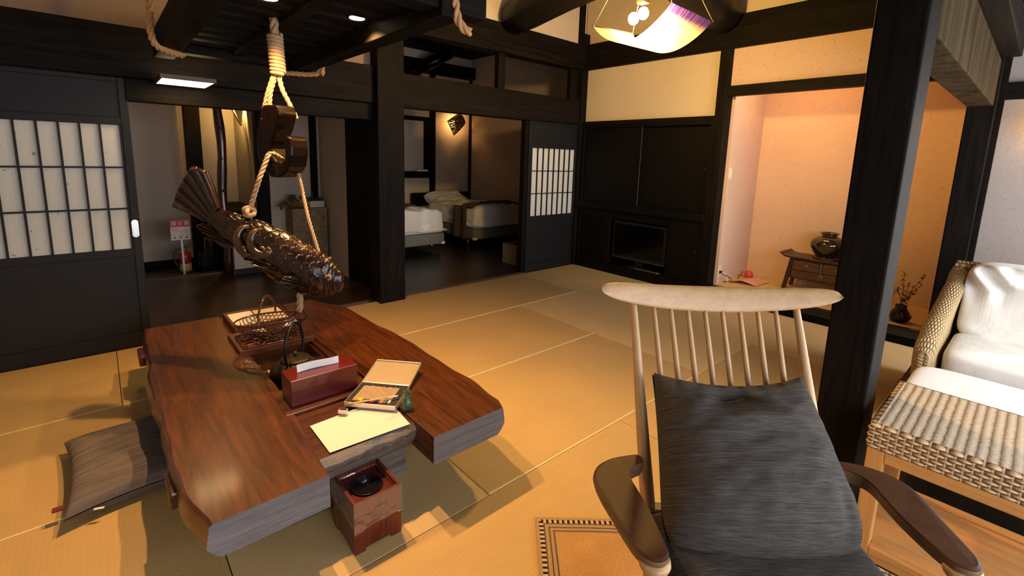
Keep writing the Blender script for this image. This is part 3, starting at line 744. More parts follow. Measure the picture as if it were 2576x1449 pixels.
def fin(pts, t0, thick, rays, base, tip, name, curl=0):
    """fan of ridged rays between two outlines (base -> tip), in (s, z)"""
    n, mm = 120, 20
    B = smooth_path([(a, b, 0) for a, b in base], 8); T = smooth_path([(a, b, 0) for a, b in tip], 8)
    pick = lambda L, u: L[min(len(L)-1, int(u*(len(L)-1)+.5))] if False else L[int(u*(len(L)-1))].lerp(L[min(len(L)-1, int(u*(len(L)-1))+1)], u*(len(L)-1)-int(u*(len(L)-1)))
    mb = MB()
    for sg in (-1, 1):
        def fn(u, v):
            b, t = pick(B, u), pick(T, u); p = b.lerp(t, v)
            ridge = abs(math.sin(u*rays*PI))**.5*.013*(.35+.65*v); th = thick*(1-.55*v)
            edge = min(1, u/.05, (1-u)/.05, (1-v)/.03)
            return stz(p.x, t0+curl*v*v+sg*(th+ridge)*max(.12, edge), p.y)
        mb.grid(fn, n, mm, flip=(sg > 0))
    return mb.build(name, CM, cp)
fin(None, 2.13, .013, 6, [(-1.385, 1.068), (-1.35, 1.10), (-1.315, 1.135)], [(-1.522, 1.135), (-1.495, 1.205), (-1.455, 1.272), (-1.415, 1.322), (-1.352, 1.305)], 'tail_fin', -.02)
# dorsal fin: two curled lobes lying over the back
for s0, z0, sc in ((-1.165, 1.015, 1.0), (-1.12, 1.0, .72)):
    sp = [stz(s0+.01, 2.12, z0+.04), stz(s0-.03*sc, 2.085, z0+.035), stz(s0-.045*sc, 2.065, z0-.01), stz(s0-.02*sc, 2.06, z0-.065*sc), stz(s0+.04*sc, 2.06, z0-.09*sc), stz(s0+.075*sc, 2.066, z0-.07*sc), stz(s0+.06*sc, 2.068, z0-.045*sc)]
    q = smooth_path(sp, 7)
    MB().tube(q, [.010+.009*math.sin(PI*i/(len(q)-1)) for i in range(len(q))], 12).build('dorsal_fin', CM, cp)
MB().prism([(-1.30, 1.045), (-1.24, 1.075), (-1.16, 1.05), (-1.10, 1.005), (-1.05, .985), (-1.10, .955), (-1.2, .99)], V(0, 0, 0)+FW*2.122, RT, UZ, FW, .016).build('dorsal_fin', CM, cp, .005)
fin(None, 2.085, .010, 4, [(-1.085, .862), (-1.10, .90), (-1.115, .93)], [(-1.19, .925), (-1.20, .955), (-1.185, .975), (-1.15, .965)], 'pelvic_fin', -.02)
fin(None, 2.065, .012, 3, [(-1.0, .845), (-1.03, .87), (-1.06, .895)], [(-1.10, .868), (-1.15, .905), (-1.18, .925), (-1.15, .945)], 'pelvic_fin', -.012)
fin(None, 2.066, .012, 4, [(-.90, .785), (-.905, .805), (-.92, .825)], [(-1.01, .815), (-1.0, .835), (-.985, .848), (-.955, .845)], 'pectoral_fin', -.03)
fin(None, 2.13, .010, 4, [(-1.25, .955), (-1.29, .985), (-1.33, 1.02)], [(-1.30, .945), (-1.40, 1.02), (-1.43, 1.05), (-1.40, 1.06)], 'anal_fin')
ey = MB().ball(stz(-.808, 2.084, .835), .013, 14).build('eye', plain('carp_eye', (.10, .035, .012), .15), cp)
MB().lathe([(.0115, .004), (.014, .006), (.0145, .009), (.012, .010)], stz(-.808, 2.084, .835), 20, axis=-FW).build('eye_ring', plain('eye_ring_gold', (.35, .17, .08), .35), ey)
for sg in (-1, 1):
    MB().tube(smooth_path([stz(-.775, 2.13+sg*.02, .793), stz(-.79, 2.13+sg*.036, .788), stz(-.81, 2.13+sg*.04, .792)], 6), .005, 8).build('lip', CM, cp)
# ---- lower rope and iron pot hook
r3 = MB().rope([stz(-.948, 2.115, .785), stz(-.958, 2.11, .74), stz(-.965, 2.115, .655)], .0155)
tag(r3.build('lower_rope', rope_m), 'short rope end below the carp head holding the iron ring', 'rope')
ih = thing('pot_hook', 'black iron ring and hook hanging from the short rope over the kettle', 'hook', tuple(stz(-.965, 2.13, .6)))
RC = stz(-.963, 2.118, .636)
MB().tube([RC+RT*math.cos(t)*.026+UZ*math.sin(t)*.026 for t in [2*PI*k/28 for k in range(28)]], .0035, 8, closed=True).build('ring', MT['ironrod'], ih)
q = smooth_path([RC+V(0, 0, -.024), stz(-.972, 2.13, .585), stz(-.985, 2.15, .56), stz(-.99, 2.16, .545), stz(-1.0, 2.18, .535), stz(-1.075, 2.285, .517), stz(-1.08, 2.29, .532)], 6)
MB().tube(q, .0035, 8).build('hook_rod', MT['ironrod'], ih)

# ---- overhead rack (fire shelf)
rk = thing('hanging_rack', 'big dark timber lattice rack hanging over the hearth table', 'rack', (.72, 2.5, 1.93))
RX0, RX1, RY0, RY1, RZ = .315, 1.135, 1.63, 3.50, 1.925
bx('rail', MT['darkY'], RX0, RX0+.10, RY0-.05, RY1+.05, RZ, RZ+.14, rk, .005)
bx('rail', MT['darkY'], RX1-.10, RX1, RY0-.05, RY1+.05, RZ, RZ+.14, rk, .005)
bx('rail', MT['darkX'], RX0, RX1+.13, RY0-.03, RY0+.07, RZ+.03, RZ+.15, rk, .005)
bx('rail', MT['darkX'], RX0, RX1, RY1-.07, RY1+.03, RZ+.03, RZ+.15, rk, .005)
bx('centre_rail', MT['darkY'], .70, .76, RY0, RY1, RZ+.055, RZ+.13, rk, .004)
ny = 11
for i in range(ny):
    y = lerp(RY0+.12, RY1-.12, i/(ny-1))
    bx('slat', MT['darkX'], RX0+.10, RX1-.10, y-.040, y+.040, RZ+.075, RZ+.115, rk, .003)
def rrope(pts, r, label):
    o = MB().rope(smooth_path(pts, 8), r).build('rack_rope', rope_d)
    tag(o, label, 'rope', 'ropes holding the overhead rack')
rrope([(.275, 3.05, 3.9), (.275, 3.05, 2.4), (.272, 3.02, 2.12), (.265, 3.03, 1.98), (.285, 3.08, 1.918), (.34, 3.15, 1.905), (.42, 3.24, 1.907)], .017, 'tan rope hooked under the far left corner of the overhead rack')
rrope([(1.175, 3.2, 3.9), (1.175, 3.2, 2.1), (1.165, 3.22, 1.93), (1.12, 3.26, 1.903), (1.02, 3.32, 1.902), (.98, 3.36, 1.905)], .016, 'tan rope curled under the far right corner of the overhead rack')
rrope([(1.10, 1.56, 3.9), (1.10, 1.575, 2.4), (1.095, 1.585, 2.05), (1.105, 1.585, 1.94), (1.135, 1.58, 1.895), (1.165, 1.575, 1.885)], .018, 'thick tan rope end hanging at the near right corner of the overhead rack')
struct(bx('beam_14', MT['darkX'], -1.6, 4.86, 3.0, 3.2, 3.72, 3.95), 'high dark roof beam carrying the rack', 'beam')
bulb = emit('downlight_glass', (1, .80, .48), 14)
DL = [(.585, 2.157), (.955, 2.157)]
for i, (x, y) in enumerate(DL):
    d = thing('downlight', ('round recessed downlight in the rack above the carp', 'round recessed downlight in the rack nearer the rope on the right')[i], 'ceiling light', (x, y, RZ+.10), 'downlights in the overhead rack')
    MB().lathe([(.036, RZ+.082), (.036, RZ+.18), (0, RZ+.18)], (x, y, 0), 24).build('housing', MT['blackplastic'], d)
    MB().lathe([(0, RZ+.079), (.034, RZ+.079), (.034, RZ+.083)], (x, y, 0), 24).build('lens', bulb, d)

# ---- things on the table
wt = thing('woven_tray', 'dark glossy openwork bamboo mat under the basket on the table', 'tray', (.66, 2.77, .352))
MT['bamboo'] = wood('dark_lacquered_bamboo', (.022, .005, .003), (.11, .03, .012), rough=.2, axis='X', scale=2.5, bump=.03, coat=.6)
tr = MB()
rr_ = random.Random(3)
for i in range(60):
    x = rr_.uniform(.525, .80); y = rr_.uniform(2.675, 2.87); a = rr_.uniform(0, PI); l = rr_.uniform(.03, .07)
    c_ = V(x, y, .356+.006*rr_.random()); d_ = V(math.cos(a), math.sin(a), 0)
    p0, p1 = c_-d_*l, c_+d_*l
    cl = lambda p: V(min(.815, max(.515, p.x)), min(2.885, max(2.665, p.y)), p.z)
    tr.tube([cl(p0), cl(c_)+V(0, 0, .004), cl(p1)], .0035, 6)
tr.tube([(.515, 2.665, .357), (.815, 2.665, .357), (.815, 2.885, .357), (.515, 2.885, .357)], .005, 6, closed=True)
tr.build('mesh', MT['bamboo'], wt)
# basket: boat of hexagonal weave
bk = thing('bamboo_basket', 'boat shaped hexagonal weave bamboo basket with a hoop handle', 'basket', (.66, 2.79, .36))
BC = V(.662, 2.785, 0); bl = (V(.785, 2.679, 0)-V(.523, 2.909, 0)).normalized(); bw = V(-bl.y, bl.x, 0)
def bowl(a, b, lift=0):
    """a along (-1..1), b round the section (-1..1)"""
    L_ = .176; sh = max(.0, 1-abs(a)**2.8)**.5; hw = .112*sh
    ph = b*math.radians(70)
    y = hw*math.sin(ph)/math.sin(math.radians(70)); z = .082*(1-math.cos(ph))/(1-math.cos(math.radians(70)))
    z = z*(.35+.65*sh)+.366+.055*(1-sh)+.022*a+.010+lift
    return BC+bl*(a*L_)+bw*y+V(0, 0, z)
wv = MB()
SP = .0205; HWD = .150
for fam in range(3):
    ca_, sa_ = math.cos(fam*PI/3), math.sin(fam*PI/3)
    for k in range(-14, 15):
        off = (k+.5)*SP; seg_ = []
        for t in range(-130, 131):
            q = t*.0022
            x_, y_ = q*ca_-off*sa_, q*sa_+off*ca_
            a = x_/.176; sh = max(0, 1-abs(a)**2.8)**.5 if abs(a) < 1 else 0
            if sh > .12 and abs(y_) < HWD*sh: seg_.append(bowl(a, y_/(HWD*sh), .0009*fam))
            else:
                if len(seg_) > 4: wv.tube(seg_[::2]+[seg_[-1]], .0019, 5)
                seg_ = []
        if len(seg_) > 4: wv.tube(seg_[::2]+[seg_[-1]], .0019, 5)
wv.build('weave', MT['bamboo'], bk)
rim = [bowl(math.sin(t)*.999 if abs(math.sin(t)) < 1 else .999, 0) for t in []]
rp = []
for k in range(72):
    t = 2*PI*k/72; a = math.cos(t); s_ = 1 if math.sin(t) >= 0 else -1
    rp.append(bowl(a*.998, s_)+V(0, 0, .003))
MB().tube(rp, .0052, 8, closed=True).build('rim', MT['bamboo'], bk)
hpz = smooth_path([bowl(-.05, 1), bowl(-.05, 1)+V(0, 0, .05), BC+bw*.078+V(0, 0, .545), BC+bw*.02+V(0, 0, .590), BC-bw*.035+V(0, 0, .582), BC-bw*.085+V(0, 0, .52), bowl(.05, -1)+V(0, 0, .01), bowl(.05, -1)], 8)
hpz = [p+bl*0 for p in hpz]
MB().tube(hpz, .0062, 9).build('handle', MT['bamboo'], bk)
def sheet(name, mat, corners, th, label, cat, lift=0, group=None):
    a, b, c, d = [Vector(p) for p in corners]
    n_ = (b-a).cross(d-a).normalized()
    mb = MB(); 
    mb._add([a, b, c, d, a+n_*th, b+n_*th, c+n_*th, d+n_*th], [(3, 2, 1, 0), (4, 5, 6, 7), (0, 1, 5, 4), (1, 2, 6, 5), (2, 3, 7, 6), (3, 0, 4, 7)])
    return tag(mb.build(name, mat), label, cat, group)
card = plain('ivory_card', (.74, .60, .42), .8)
def inkcard(name, c):
    m = Mat(name, .85); u = m.coord('Object', (110, 260, 110)); n = m.noise(u, 1, 2, .5)
    t = m.math('GREATER_THAN', n, .63); big = m.noise(m.coord('Object', (30, 30, 30)), 1, 1, .5)
    t = m.math('MULTIPLY', m.math('MULTIPLY', t, m.math('GREATER_THAN', big, .48)), .6)
    m.base(m.mix(t, (*c, 1), (.25, .20, .14, 1))); return m.m
ink = inkcard('printed_card', (.72, .56, .38)); inkw = inkcard('printed_slip', (.78, .68, .55))
sheet('note_card', ink, [bowl(-.62, -.35)+V(0, 0, .010), bowl(-.35, -.62)+V(0, 0, .012), bowl(.02, -.15)+V(0, 0, .012), bowl(-.22, .25)+V(0, 0, .010)], .001, 'tan printed note card lying in the bamboo basket', 'card')
c0 = bowl(.72, -.15)+V(0, 0, .008)
sheet('note_card', inkw, [c0, c0+bl*.02-bw*.055+V(0, 0, .012), c0+bl*.06-bw*.045+V(0, 0, .065), c0+bl*.045+bw*.02+V(0, 0, .062)], .001, 'white printed slip standing up at the right tip of the basket', 'card')
c1 = bowl(.66, -.55)+V(0, 0, .012)
sheet('note_card', MT['tissue'], [c1, c1+bl*.075-bw*.005+V(0, 0, .022), c1+bl*.07+bw*.02+V(0, 0, .035), c1+bw*.025+V(0, 0, .012)], .001, 'small white folded card in front of the standing slip', 'card')
mt_ = thing('menu_folder', 'wooden tray holding bright paper sheets behind the basket', 'tray', (.70, 3.17, .33))
bx('base', MT['slabdeck'], .535, .878, 3.02, 3.345, .324, .342, mt_, .003)
MB().box(.535, .55, 3.02, 3.345, .342, .362).box(.86, .875, 3.02, 3.345, .342, .362).box(.55, .86, 3.02, 3.035, .342, .362).box(.55, .86, 3.33, 3.345, .342, .362).build('edge', MT['slabdeck'], mt_, .002)
sheet('paper_sheet', MT['paper'], [(.556, 3.04, .344), (.69, 3.04, .344), (.69, 3.325, .344), (.556, 3.325, .344)], .010, 'shiny bright sheet in the left half of the wooden tray', 'paper')
sheet('paper_sheet', card, [(.70, 3.05, .344), (.855, 3.04, .344), (.855, 3.32, .344), (.70, 3.325, .344)], .008, 'tan sheet in the right half of the wooden tray', 'paper')
# tissue box
tx = thing('tissue_box', 'glossy red wooden tissue box with a white tissue on the table', 'box', (.68, 2.03, .334))
bx('body', MT['redlacquer'], .536, .826, 1.945, 2.075, .334, .452, tx, .003)
def tis(u, v):
    x = lerp(.585, .765, u); y = 2.012+.012*math.sin(u*5)*.5+.005*v-.01*v*math.sin(u*3)
    return (x, y, .452+.034*v*(1+.06*math.sin(u*4)))
tt = MB().grid(tis, 20, 6).grid(lambda u, v: (Vector(tis(u, v))+V(0, .0015, 0)), 20, 6, flip=True).build('tissue', MT['tissue'], tx)
bx('slot', MT['black'], .58, .77, 2.004, 2.018, .4515, .4530, tx, 0)
# pencil tin
tn = thing('pencil_tin', 'open flat silver tin with a raised lid holding coloured pencils', 'tin', (.87, 1.80, .335))
ta = V(.713, 1.830, .332); tb_ = V(.867, 1.660, .332); tv = (tb_-ta); LW = tv.length; tu = tv.normalized(); tw = V(-tu.y, tu.x, 0)
if tw.y < 0: tw = -tw
TD = .185
def tp(a, b, z=0): return ta+tu*a+tw*b+V(0, 0, z)
def tbar(mb, a0, a1, b0, b1, z0, z1):
    return mb.obox(tp((a0+a1)/2, (b0+b1)/2, (z0+z1)/2), (tu, tw, UZ), ((a1-a0)/2, (b1-b0)/2, (z1-z0)/2))
b_ = MB(); tbar(b_, 0, LW, 0, TD, 0, .003)
for a0, a1, b0, b1 in ((0, LW, 0, .003), (0, LW, TD-.003, TD), (0, .003, 0, TD), (LW-.003, LW, 0, TD)): tbar(b_, a0, a1, b0, b1, .003, .021)
b_.build('base', MT['tin'], tn, .0012)
b_ = MB(); tbar(b_, .004, LW-.004, .004, TD-.004, .004, .013); b_.build('insert', MT['black'], tn, .001)
lang = math.radians(9)
ld_d = tw*math.cos(lang)+UZ*math.sin(lang); ld_n = -tw*math.sin(lang)+UZ*math.cos(lang)
lid = MB(); lo = tp(0, TD+.002, .012)
lid.mat(1).obox(lo+tu*LW/2+ld_d*TD/2, (tu, ld_d, ld_n), (LW/2, TD/2, .0015)); lid.mat(0)
for c_, hs in ((lo+tu*LW/2+ld_d*.0015+ld_n*.005, (LW/2, .0015, .005)), (lo+tu*LW/2+ld_d*(TD-.0015)+ld_n*.005, (LW/2, .0015, .005)), (lo+tu*.0015+ld_d*TD/2+ld_n*.005, (.0015, TD/2, .005)), (lo+tu*(LW-.0015)+ld_d*TD/2+ld_n*.005, (.0015, TD/2, .005))):
    lid.obox(c_, (tu, ld_d, ld_n), hs)
lid.build('lid', [MT['tin'], MT['tinlid']], tn, .001)['label'] = 'raised satin lid'
pc = [('grey', (.35, .34, .33)), ('orange', (.75, .20, .02)), ('amber', (.8, .35, .02)), ('lime', (.42, .52, .04)), ('yellow', (.85, .65, .05)), ('scarlet', (.75, .06, .03)), ('dark green', (.02, .12, .06)), ('purple', (.18, .04, .16)),
      ('black', (.012, .012, .012)), ('magenta', (.65, .03, .18)), ('pink', (.75, .08, .25)), ('brick red', (.40, .05, .03)), ('dark brown', (.07, .03, .02)), ('navy', (.02, .03, .12)),
      ('sky blue', (.22, .38, .60)), ('pale orange', (.85, .40, .15)), ('vermilion', (.75, .10, .02)), ('teal', (.02, .20, .15)), ('indigo', (.05, .04, .16)), ('white', (.78, .75, .70))]
pw = wood('pencil_cedar', (.33, .22, .13), (.47, .34, .22), rough=.5, axis='Y', scale=3)
pcut = plain('sharpened_wood', (.72, .50, .32), .7)
for i, (nm, c_) in enumerate(pc):
    a = .028+i*(LW-.06)/len(pc)*.99
    cm = plain('pencil_'+nm.replace(' ', '_'), c_, .4)
    e0, e1 = .026, .166-.006*hsh(i, 3)
    mb = MB(); ax_ = tw
    hexr = .0040
    zz = .0155
    mb.mat(1); mb.tube([tp(a, e0, zz), tp(a, e0+.022, zz)], hexr, 6)
    mb.mat(2); mb.tube([tp(a, e0+.022, zz), tp(a, e0+.026, zz)], hexr*1.02, 6)
    mb.mat(0); mb.tube([tp(a, e0+.026, zz), tp(a, e1-.012, zz)], hexr, 6)
    mb.mat(2); mb.tube([tp(a, e1-.012, zz), tp(a, e1, zz)], [hexr, .0012], 6)
    tag(mb.build('colour_pencil', [pw, cm, pcut], None, 0, smooth=False), 'natural wood pencil with %s end lying in the tin%s' % (nm, ', leftmost of the row' if i == 0 else ', rightmost of the row' if i == len(pc)-1 else ''), 'pencil', 'coloured pencils in the tin')
br = thing('paint_brush', 'slim pale wooden brush with a white ferrule lying across the tin', 'brush', (.81, 1.757, .36))
p0, p1 = V(.704, 1.802, .3565), V(.925, 1.716, .3605)
MB().tube([p0, p0.lerp(p1, .3), p0.lerp(p1, .75)], [.002, .0034, .0036], 9).build('handle', plain('pale_brush_wood', (.70, .42, .16), .35), br)
MB().tube([p0.lerp(p1, .75), p0.lerp(p1, .94)], [.0038, .0034], 9).build('ferrule', MT['white'], br)
MB().tube([p0.lerp(p1, .94), p1.lerp(p0, -.03)], [.0034, .0008], 9).build('bristles', MT['black'], br)
gl = Mat('green_glass', .02, (.05, .22, .07, 1)); gl.b.inputs['Transmission Weight'].default_value = .93; gl.b.inputs['IOR'].default_value = 1.35
gl.b.inputs['Base Color'].default_value = (.42, .74, .45, 1)
GP = V(.915, 1.648, .332)
pr_ = [(0, 0), (.020, 0), (.025, .003), (.0265, .012), (.0245, .026), (.0185, .040), (.0125, .050), (.0115, .055), (.0145, .058), (.0150, .063), (.0120, .066), (.0130, .072), (.0150, .078), (.0135, .081), (.0100, .080), (.0092, .055), (.016, .040), (.022, .024), (.0235, .010), (.018, .004), (0, .004)]
tag(MB().lathe(pr_, GP, 32).build('glass_bottle', gl.m), 'small green glass bottle beside the pencil tin', 'bottle')
sp_ = thing('pencil_sharpener', 'small silver pencil sharpener on the drawing paper corner', 'sharpener', (.69, 1.782, .335))
MB().obox((.690, 1.780, .3415), (tu, tw, UZ), (.018, .0105, .0075)).build('body', MT['tin'], sp_, .0015)
MB().obox((.690, 1.780, .3497), (tu, tw, UZ), (.013, .006, .0007)).build('blade', plain('sharpener_blade', (.10, .07, .05), .3, .6), sp_)
pm = Mat('cream_drawing_paper_marked', .85)
pv = pm.coord('Object'); n1 = pm.noise(pm.coord('Object', (30, 30, 30)), 1, 2, .5)
wv_ = None
for rot in ((0, 0, .5), (0, 0, 2.2)):
    n_ = pm.noise(pm.coord('Object', (22, 210, 40), rot), 1, 1, .5, .6); q_ = pm.math('MINIMUM', pm.math('MAXIMUM', pm.math('MULTIPLY', pm.math('SUBTRACT', n_, .70), 20), 0), 1)
    wv_ = q_ if wv_ is None else pm.math('MAXIMUM', wv_, q_)
half = pm.math('GREATER_THAN', pm.sep(pv)[0], .03)
pm.base(pm.mix(pm.math('MULTIPLY', pm.math('MULTIPLY', wv_, half), .45), (.68, .635, .60, 1), (.38, .29, .23, 1)))
pe = MB()._add([(.556, 1.782, .3225), (.554, 1.566, .3225), (.874, 1.551, .3225), (.886, 1.696, .3225), (.80, 1.80, .3225), (.757, 1.795, .3225)], [(5, 4, 3, 2, 1, 0)[::-1]])
pe.v += [(x, y, .3238) for x, y, z in pe.v[:6]]; pe.f += [(6, 7, 8, 9, 10, 11)]; pe.mi.append(0); pe.sm.append(False)
for i in range(6): pe.f.append((i, (i+1) % 6, 6+(i+1) % 6, 6+i)); pe.mi.append(0); pe.sm.append(False)
tag(pe.build('drawing_paper', pm.m), 'cream drawing paper with faint pencil marks at the front of the table', 'paper')
# waste bin
wb = thing('waste_bin', 'red wooden waste box with round black hole under a plastic liner', 'waste bin', (.66, 1.50, 0))
X0, X1, Y0, Y1 = .572, .753, 1.405, 1.600
body = MB()
ztp = .199
for a, b, c, d in ((X0, X1, Y0, Y0+.012), (X0, X1, Y1-.012, Y1), (X0, X0+.012, Y0+.012, Y1-.012), (X1-.012, X1, Y0+.012, Y1-.012)): body.box(a, b, c, d, .012, ztp)
for a, b in ((X0, Y0), (X1-.04, Y0), (X0, Y1-.04), (X1-.04, Y1-.04)): body.box(a, a+.04, b, b+.04, 0, .013)
body.build('body', MT['rosewood'], wb, .001)
top = MB(); cx_, cy_ = (X0+X1)/2, (Y0+Y1)/2; n = 48; hr = .056
zt0 = ztp-.022
ring = []
for k in range(n):
    t = 2*PI*k/n; c, s_ = math.cos(t), math.sin(t); q = max(abs(c), abs(s_))
    ring.append((cx_+c/q*(X1-X0-.024)/2, cy_+s_/q*(Y1-Y0-.024)/2, zt0))
vs = ring+[(cx_+math.cos(2*PI*k/n)*hr, cy_+math.sin(2*PI*k/n)*hr, zt0) for k in range(n)]
top._add(vs, [(k, (k+1) % n, n+(k+1) % n, n+k) for k in range(n)])
top.build('top_board', MT['redlacquer'], wb)
MB().lathe([(.060, zt0+.004), (.055, zt0+.006), (.052, zt0), (.05, zt0-.10), (0, zt0-.11)], (cx_, cy_, 0), 40).build('hole_liner', plain('black_bag_plastic', (.006, .006, .007), .2), wb)
pl = Mat('clear_plastic_film', .12, (.9, .9, .9, 1))
nb = pl.noise(pl.coord('Object', (8, 8, 12)), 1, 2, .5, 1.0)
tnode = pl.node('ShaderNodeBsdfTransparent'); gnode = pl.node('ShaderNodeBsdfGlossy'); gnode.inputs['Roughness'].default_value = .12
dnode = pl.node('ShaderNodeBsdfDiffuse'); dnode.inputs['Color'].default_value = (.75, .74, .74, 1)
bmp = pl.node('ShaderNodeBump'); bmp.inputs['Strength'].default_value = .7; bmp.inputs['Distance'].default_value = .03; pl.link(nb, bmp.inputs['Height'])
pl.link(bmp.outputs['Normal'], gnode.inputs['Normal']); pl.link(bmp.outputs['Normal'], dnode.inputs['Normal'])
m1 = pl.node('ShaderNodeMixShader'); m2 = pl.node('ShaderNodeMixShader'); m1.inputs[0].default_value = .075; m2.inputs[0].default_value = .15
pl.link(tnode.outputs[0], m1.inputs[1]); pl.link(dnode.outputs[0], m1.inputs[2]); pl.link(m1.outputs[0], m2.inputs[1]); pl.link(gnode.outputs[0], m2.inputs[2])
pl.link(m2.outputs[0], pl.n['Material Output'].inputs['Surface'])
def film(u, v):
    per = [(X0-.003, Y0-.003), (X1+.003, Y0-.003), (X1+.003, Y1+.003), (X0-.003, Y1+.003), (X0-.003, Y0-.003)]
    k = u*4; i = min(3, int(k)); t = k-i
    x, y = lerp(per[i][0], per[i+1][0], t), lerp(per[i][1], per[i+1][1], t)
    zb = .085+.012*math.sin(u*9)+.02*(i == 3)
    o = .006*(vn(u*30, v*6)-.3)*(.3+v)
    dx, dy = [(0, -1), (1, 0), (0, 1), (-1, 0)][i]
    return (x+dx*max(0, o), y+dy*max(0, o), lerp(ztp+.004, zb, v))
lf = MB().grid(film, 160, 16)
def film2(u, v):
    per = [(X0, Y0), (X1, Y0), (X1, Y1), (X0, Y1), (X0, Y0)]; k = u*4; i = min(3, int(k)); t = k-i
    x, y = lerp(per[i][0], per[i+1][0], t), lerp(per[i][1], per[i+1][1], t)
    return (lerp(x, cx_, .16*v), lerp(y, cy_, .16*v), ztp+.004-.02*v)
lf.grid(film2, 40, 3)
lf.build('plastic_liner', pl.m, wb)['label'] = 'clear crinkled plastic liner'
# floor cushions
def cushion(parent, name, c, ax, ay, az, hw, hh_, th, mat, uvs=(1, 1), pin=.16, corner=.35, wr=0, seed=0, nu=48):
    """pillow: two bulged faces meeting in a seam"""
    mb = MB(); c, ax, ay, az = Vector(c), Vector(ax).normalized(), Vector(ay).normalized(), Vector(az).normalized()
    for sg in (1, -1):
        def fn(u, v):
            a, b = u*2-1, v*2-1
            k = 1-pin*(1-(a*a)**1.0)*(b*b)**2 if False else 1
            px = a*hw*(1-pin*(1-b*b)*abs(a)**3); py = b*hh_*(1-pin*(1-a*a)*abs(b)**3)
            f = max(0, (1-a**4)*(1-b**4))**.42
            w = wr*(vn(u*5+seed, v*9+seed)-.5+.5*(vn(u*14+seed, v*20)-.5))*f if wr else 0
            return c+ax*px+ay*py+az*(sg*(th*f+w)+.002*sg)
        mb.grid(fn, nu, nu, uvs, flip=(sg < 0))
    return mb.build(name, mat, parent)
zm = fabric_stripes('grey_pleated_cushion_cloth', (.045, .038, .036), (.23, .195, .175), 26, 1, .95, .9, .20)
zb_ = thing('floor_cushion', 'grey striped floor cushion lying on the tatami left of the table', 'cushion', (-.03, 2.42, 0))
cushion(zb_, 'cover', (.018, 2.47, .058), (1, .05, 0), (-.03, 1, 0), (0, 0, 1), .225, .305, .055, zm, (1, 1), .10, wr=.006)
MB().box(-.232, -.198, 2.235, 2.262, .052, .057).build('label_tag', plain('red_tag', (.12, .02, .02), .8), zb_)
MB().obox((-.10, 2.165, .052), (V(1, -.4, 0), V(.4, 1, 0), UZ), (.016, .005, .001)).build('care_tag', MT['white'], zb_)
zr = thing('floor_cushion', 'grey striped floor cushion half hidden behind the right slab', 'cushion', (1.40, 2.45, 0))
cushion(zr, 'cover', (1.385, 2.45, .052), (1, -.03, 0), (.03, 1, 0), (0, 0, 1), .225, .30, .05, zm, (1, 1), .10, wr=.006, seed=4)
# ------------------------------------------------------------------ rocking chair
S0 = .644
def ch(u, t, z): return stz(S0+u, t, z)
rc = thing('rocking_chair', 'pale spindle back rocking chair with brown arms standing before the camera', 'chair', tuple(ch(0, 1.0, 0)))
def crest():
    n, m = 60, 20; vs = []; fs = []
    for i in range(n+1):
        a = math.sin((i/n*2-1)*PI/2); u = a*.356
        e = max(0, 1-abs(a)**3.2)
        hgt = .023+.014*max(0, 1-abs(a)**1.9)
        zc = 1.025+.024*abs(a)**2.2-hgt
        th = .0095*max(.12, 1-abs(a)**10)**.5
        t = 1.392-.052*a*a
        for k in range(m):
            an = 2*PI*k/m; c, s_ = math.cos(an), math.sin(an)
            c_ = abs(c)**.8*(1 if c >= 0 else -1); s__ = abs(s_)**.6*(1 if s_ >= 0 else -1)
            vs.append(ch(u, t+s__*th+c_*hgt*.35, zc+c_*hgt*max(.02, (1-abs(a)**11))**.5))
    for i in range(n):
        for k in range(m): fs.append((i*m+k, (i+1)*m+k, (i+1)*m+(k+1) % m, i*m+(k+1) % m))
    fs += [tuple(range(m)), tuple(range(n*m, n*m+m))[::-1]]
    return MB()._add(vs, fs, True)
crest().build('crest_rail', MT['chairpaleX'], rc)
BR = lambda z: 1.386-(.997-z)*.515
for sg in (-1, 1):
    P = []; rr = []
    for i in range(22):
        z = lerp(1.005, .055, i/21); tt_ = BR(z) if z > .40 else BR(.40)-(.40-z)*.12
        P.append(ch(sg*(.249-.016*(1-z)), tt_, z)); q = i/21
        rr.append(lerp(.0082, .0195, min(1, q*1.9)**.8) if q < .55 else lerp(.0195, .015, (q-.55)/.45))
    MB().tube(P, rr, 16).build('back_post', MT['chairpale'], rc)
for i in range(8):
    a = (i-3.5)/3.5
    P = []; rr = []
    for k in range(12):
        z = lerp(.985, .485, k/11); P.append(ch(lerp(.187, .170, k/11)*a, BR(z)+.012*(1-a*a)*(1-k/11)+.004, z)); rr.append(.0058+.0026*math.sin(PI*min(1, k/11*1.1)))
    MB().tube(P, rr, 10).build('spindle', MT['chairpale'], rc)
bb = lambda u0, u1, t0, t1, z0, z1: MB().obox(ch((u0+u1)/2, (t0+t1)/2, (z0+z1)/2), (RT, FW, UZ), ((u1-u0)/2, (t1-t0)/2, (z1-z0)/2))
bb(-.25, .25, 1.095, 1.135, .455, .492).build('back_rail', MT['chairrail'], rc, .008)
bb(-.27, .27, .62, .66, .36, .41).build('front_rail', MT['chairrail'], rc, .008)
for sg in (-1, 1): bb(*sorted((sg*.27, sg*.235)), .64, 1.11, .375, .42).build('side_rail', MT['chairrail'], rc, .008)
bb(-.24, .24, .66, 1.10, .395, .408).build('seat_board', MT['chairrail'], rc, .003)
MT['chairside'] = wood('brown_arm_edge', (.10, .05, .024), (.19, .105, .055), rough=.5, axis='X', scale=1.6, bump=.04, spec=.25)
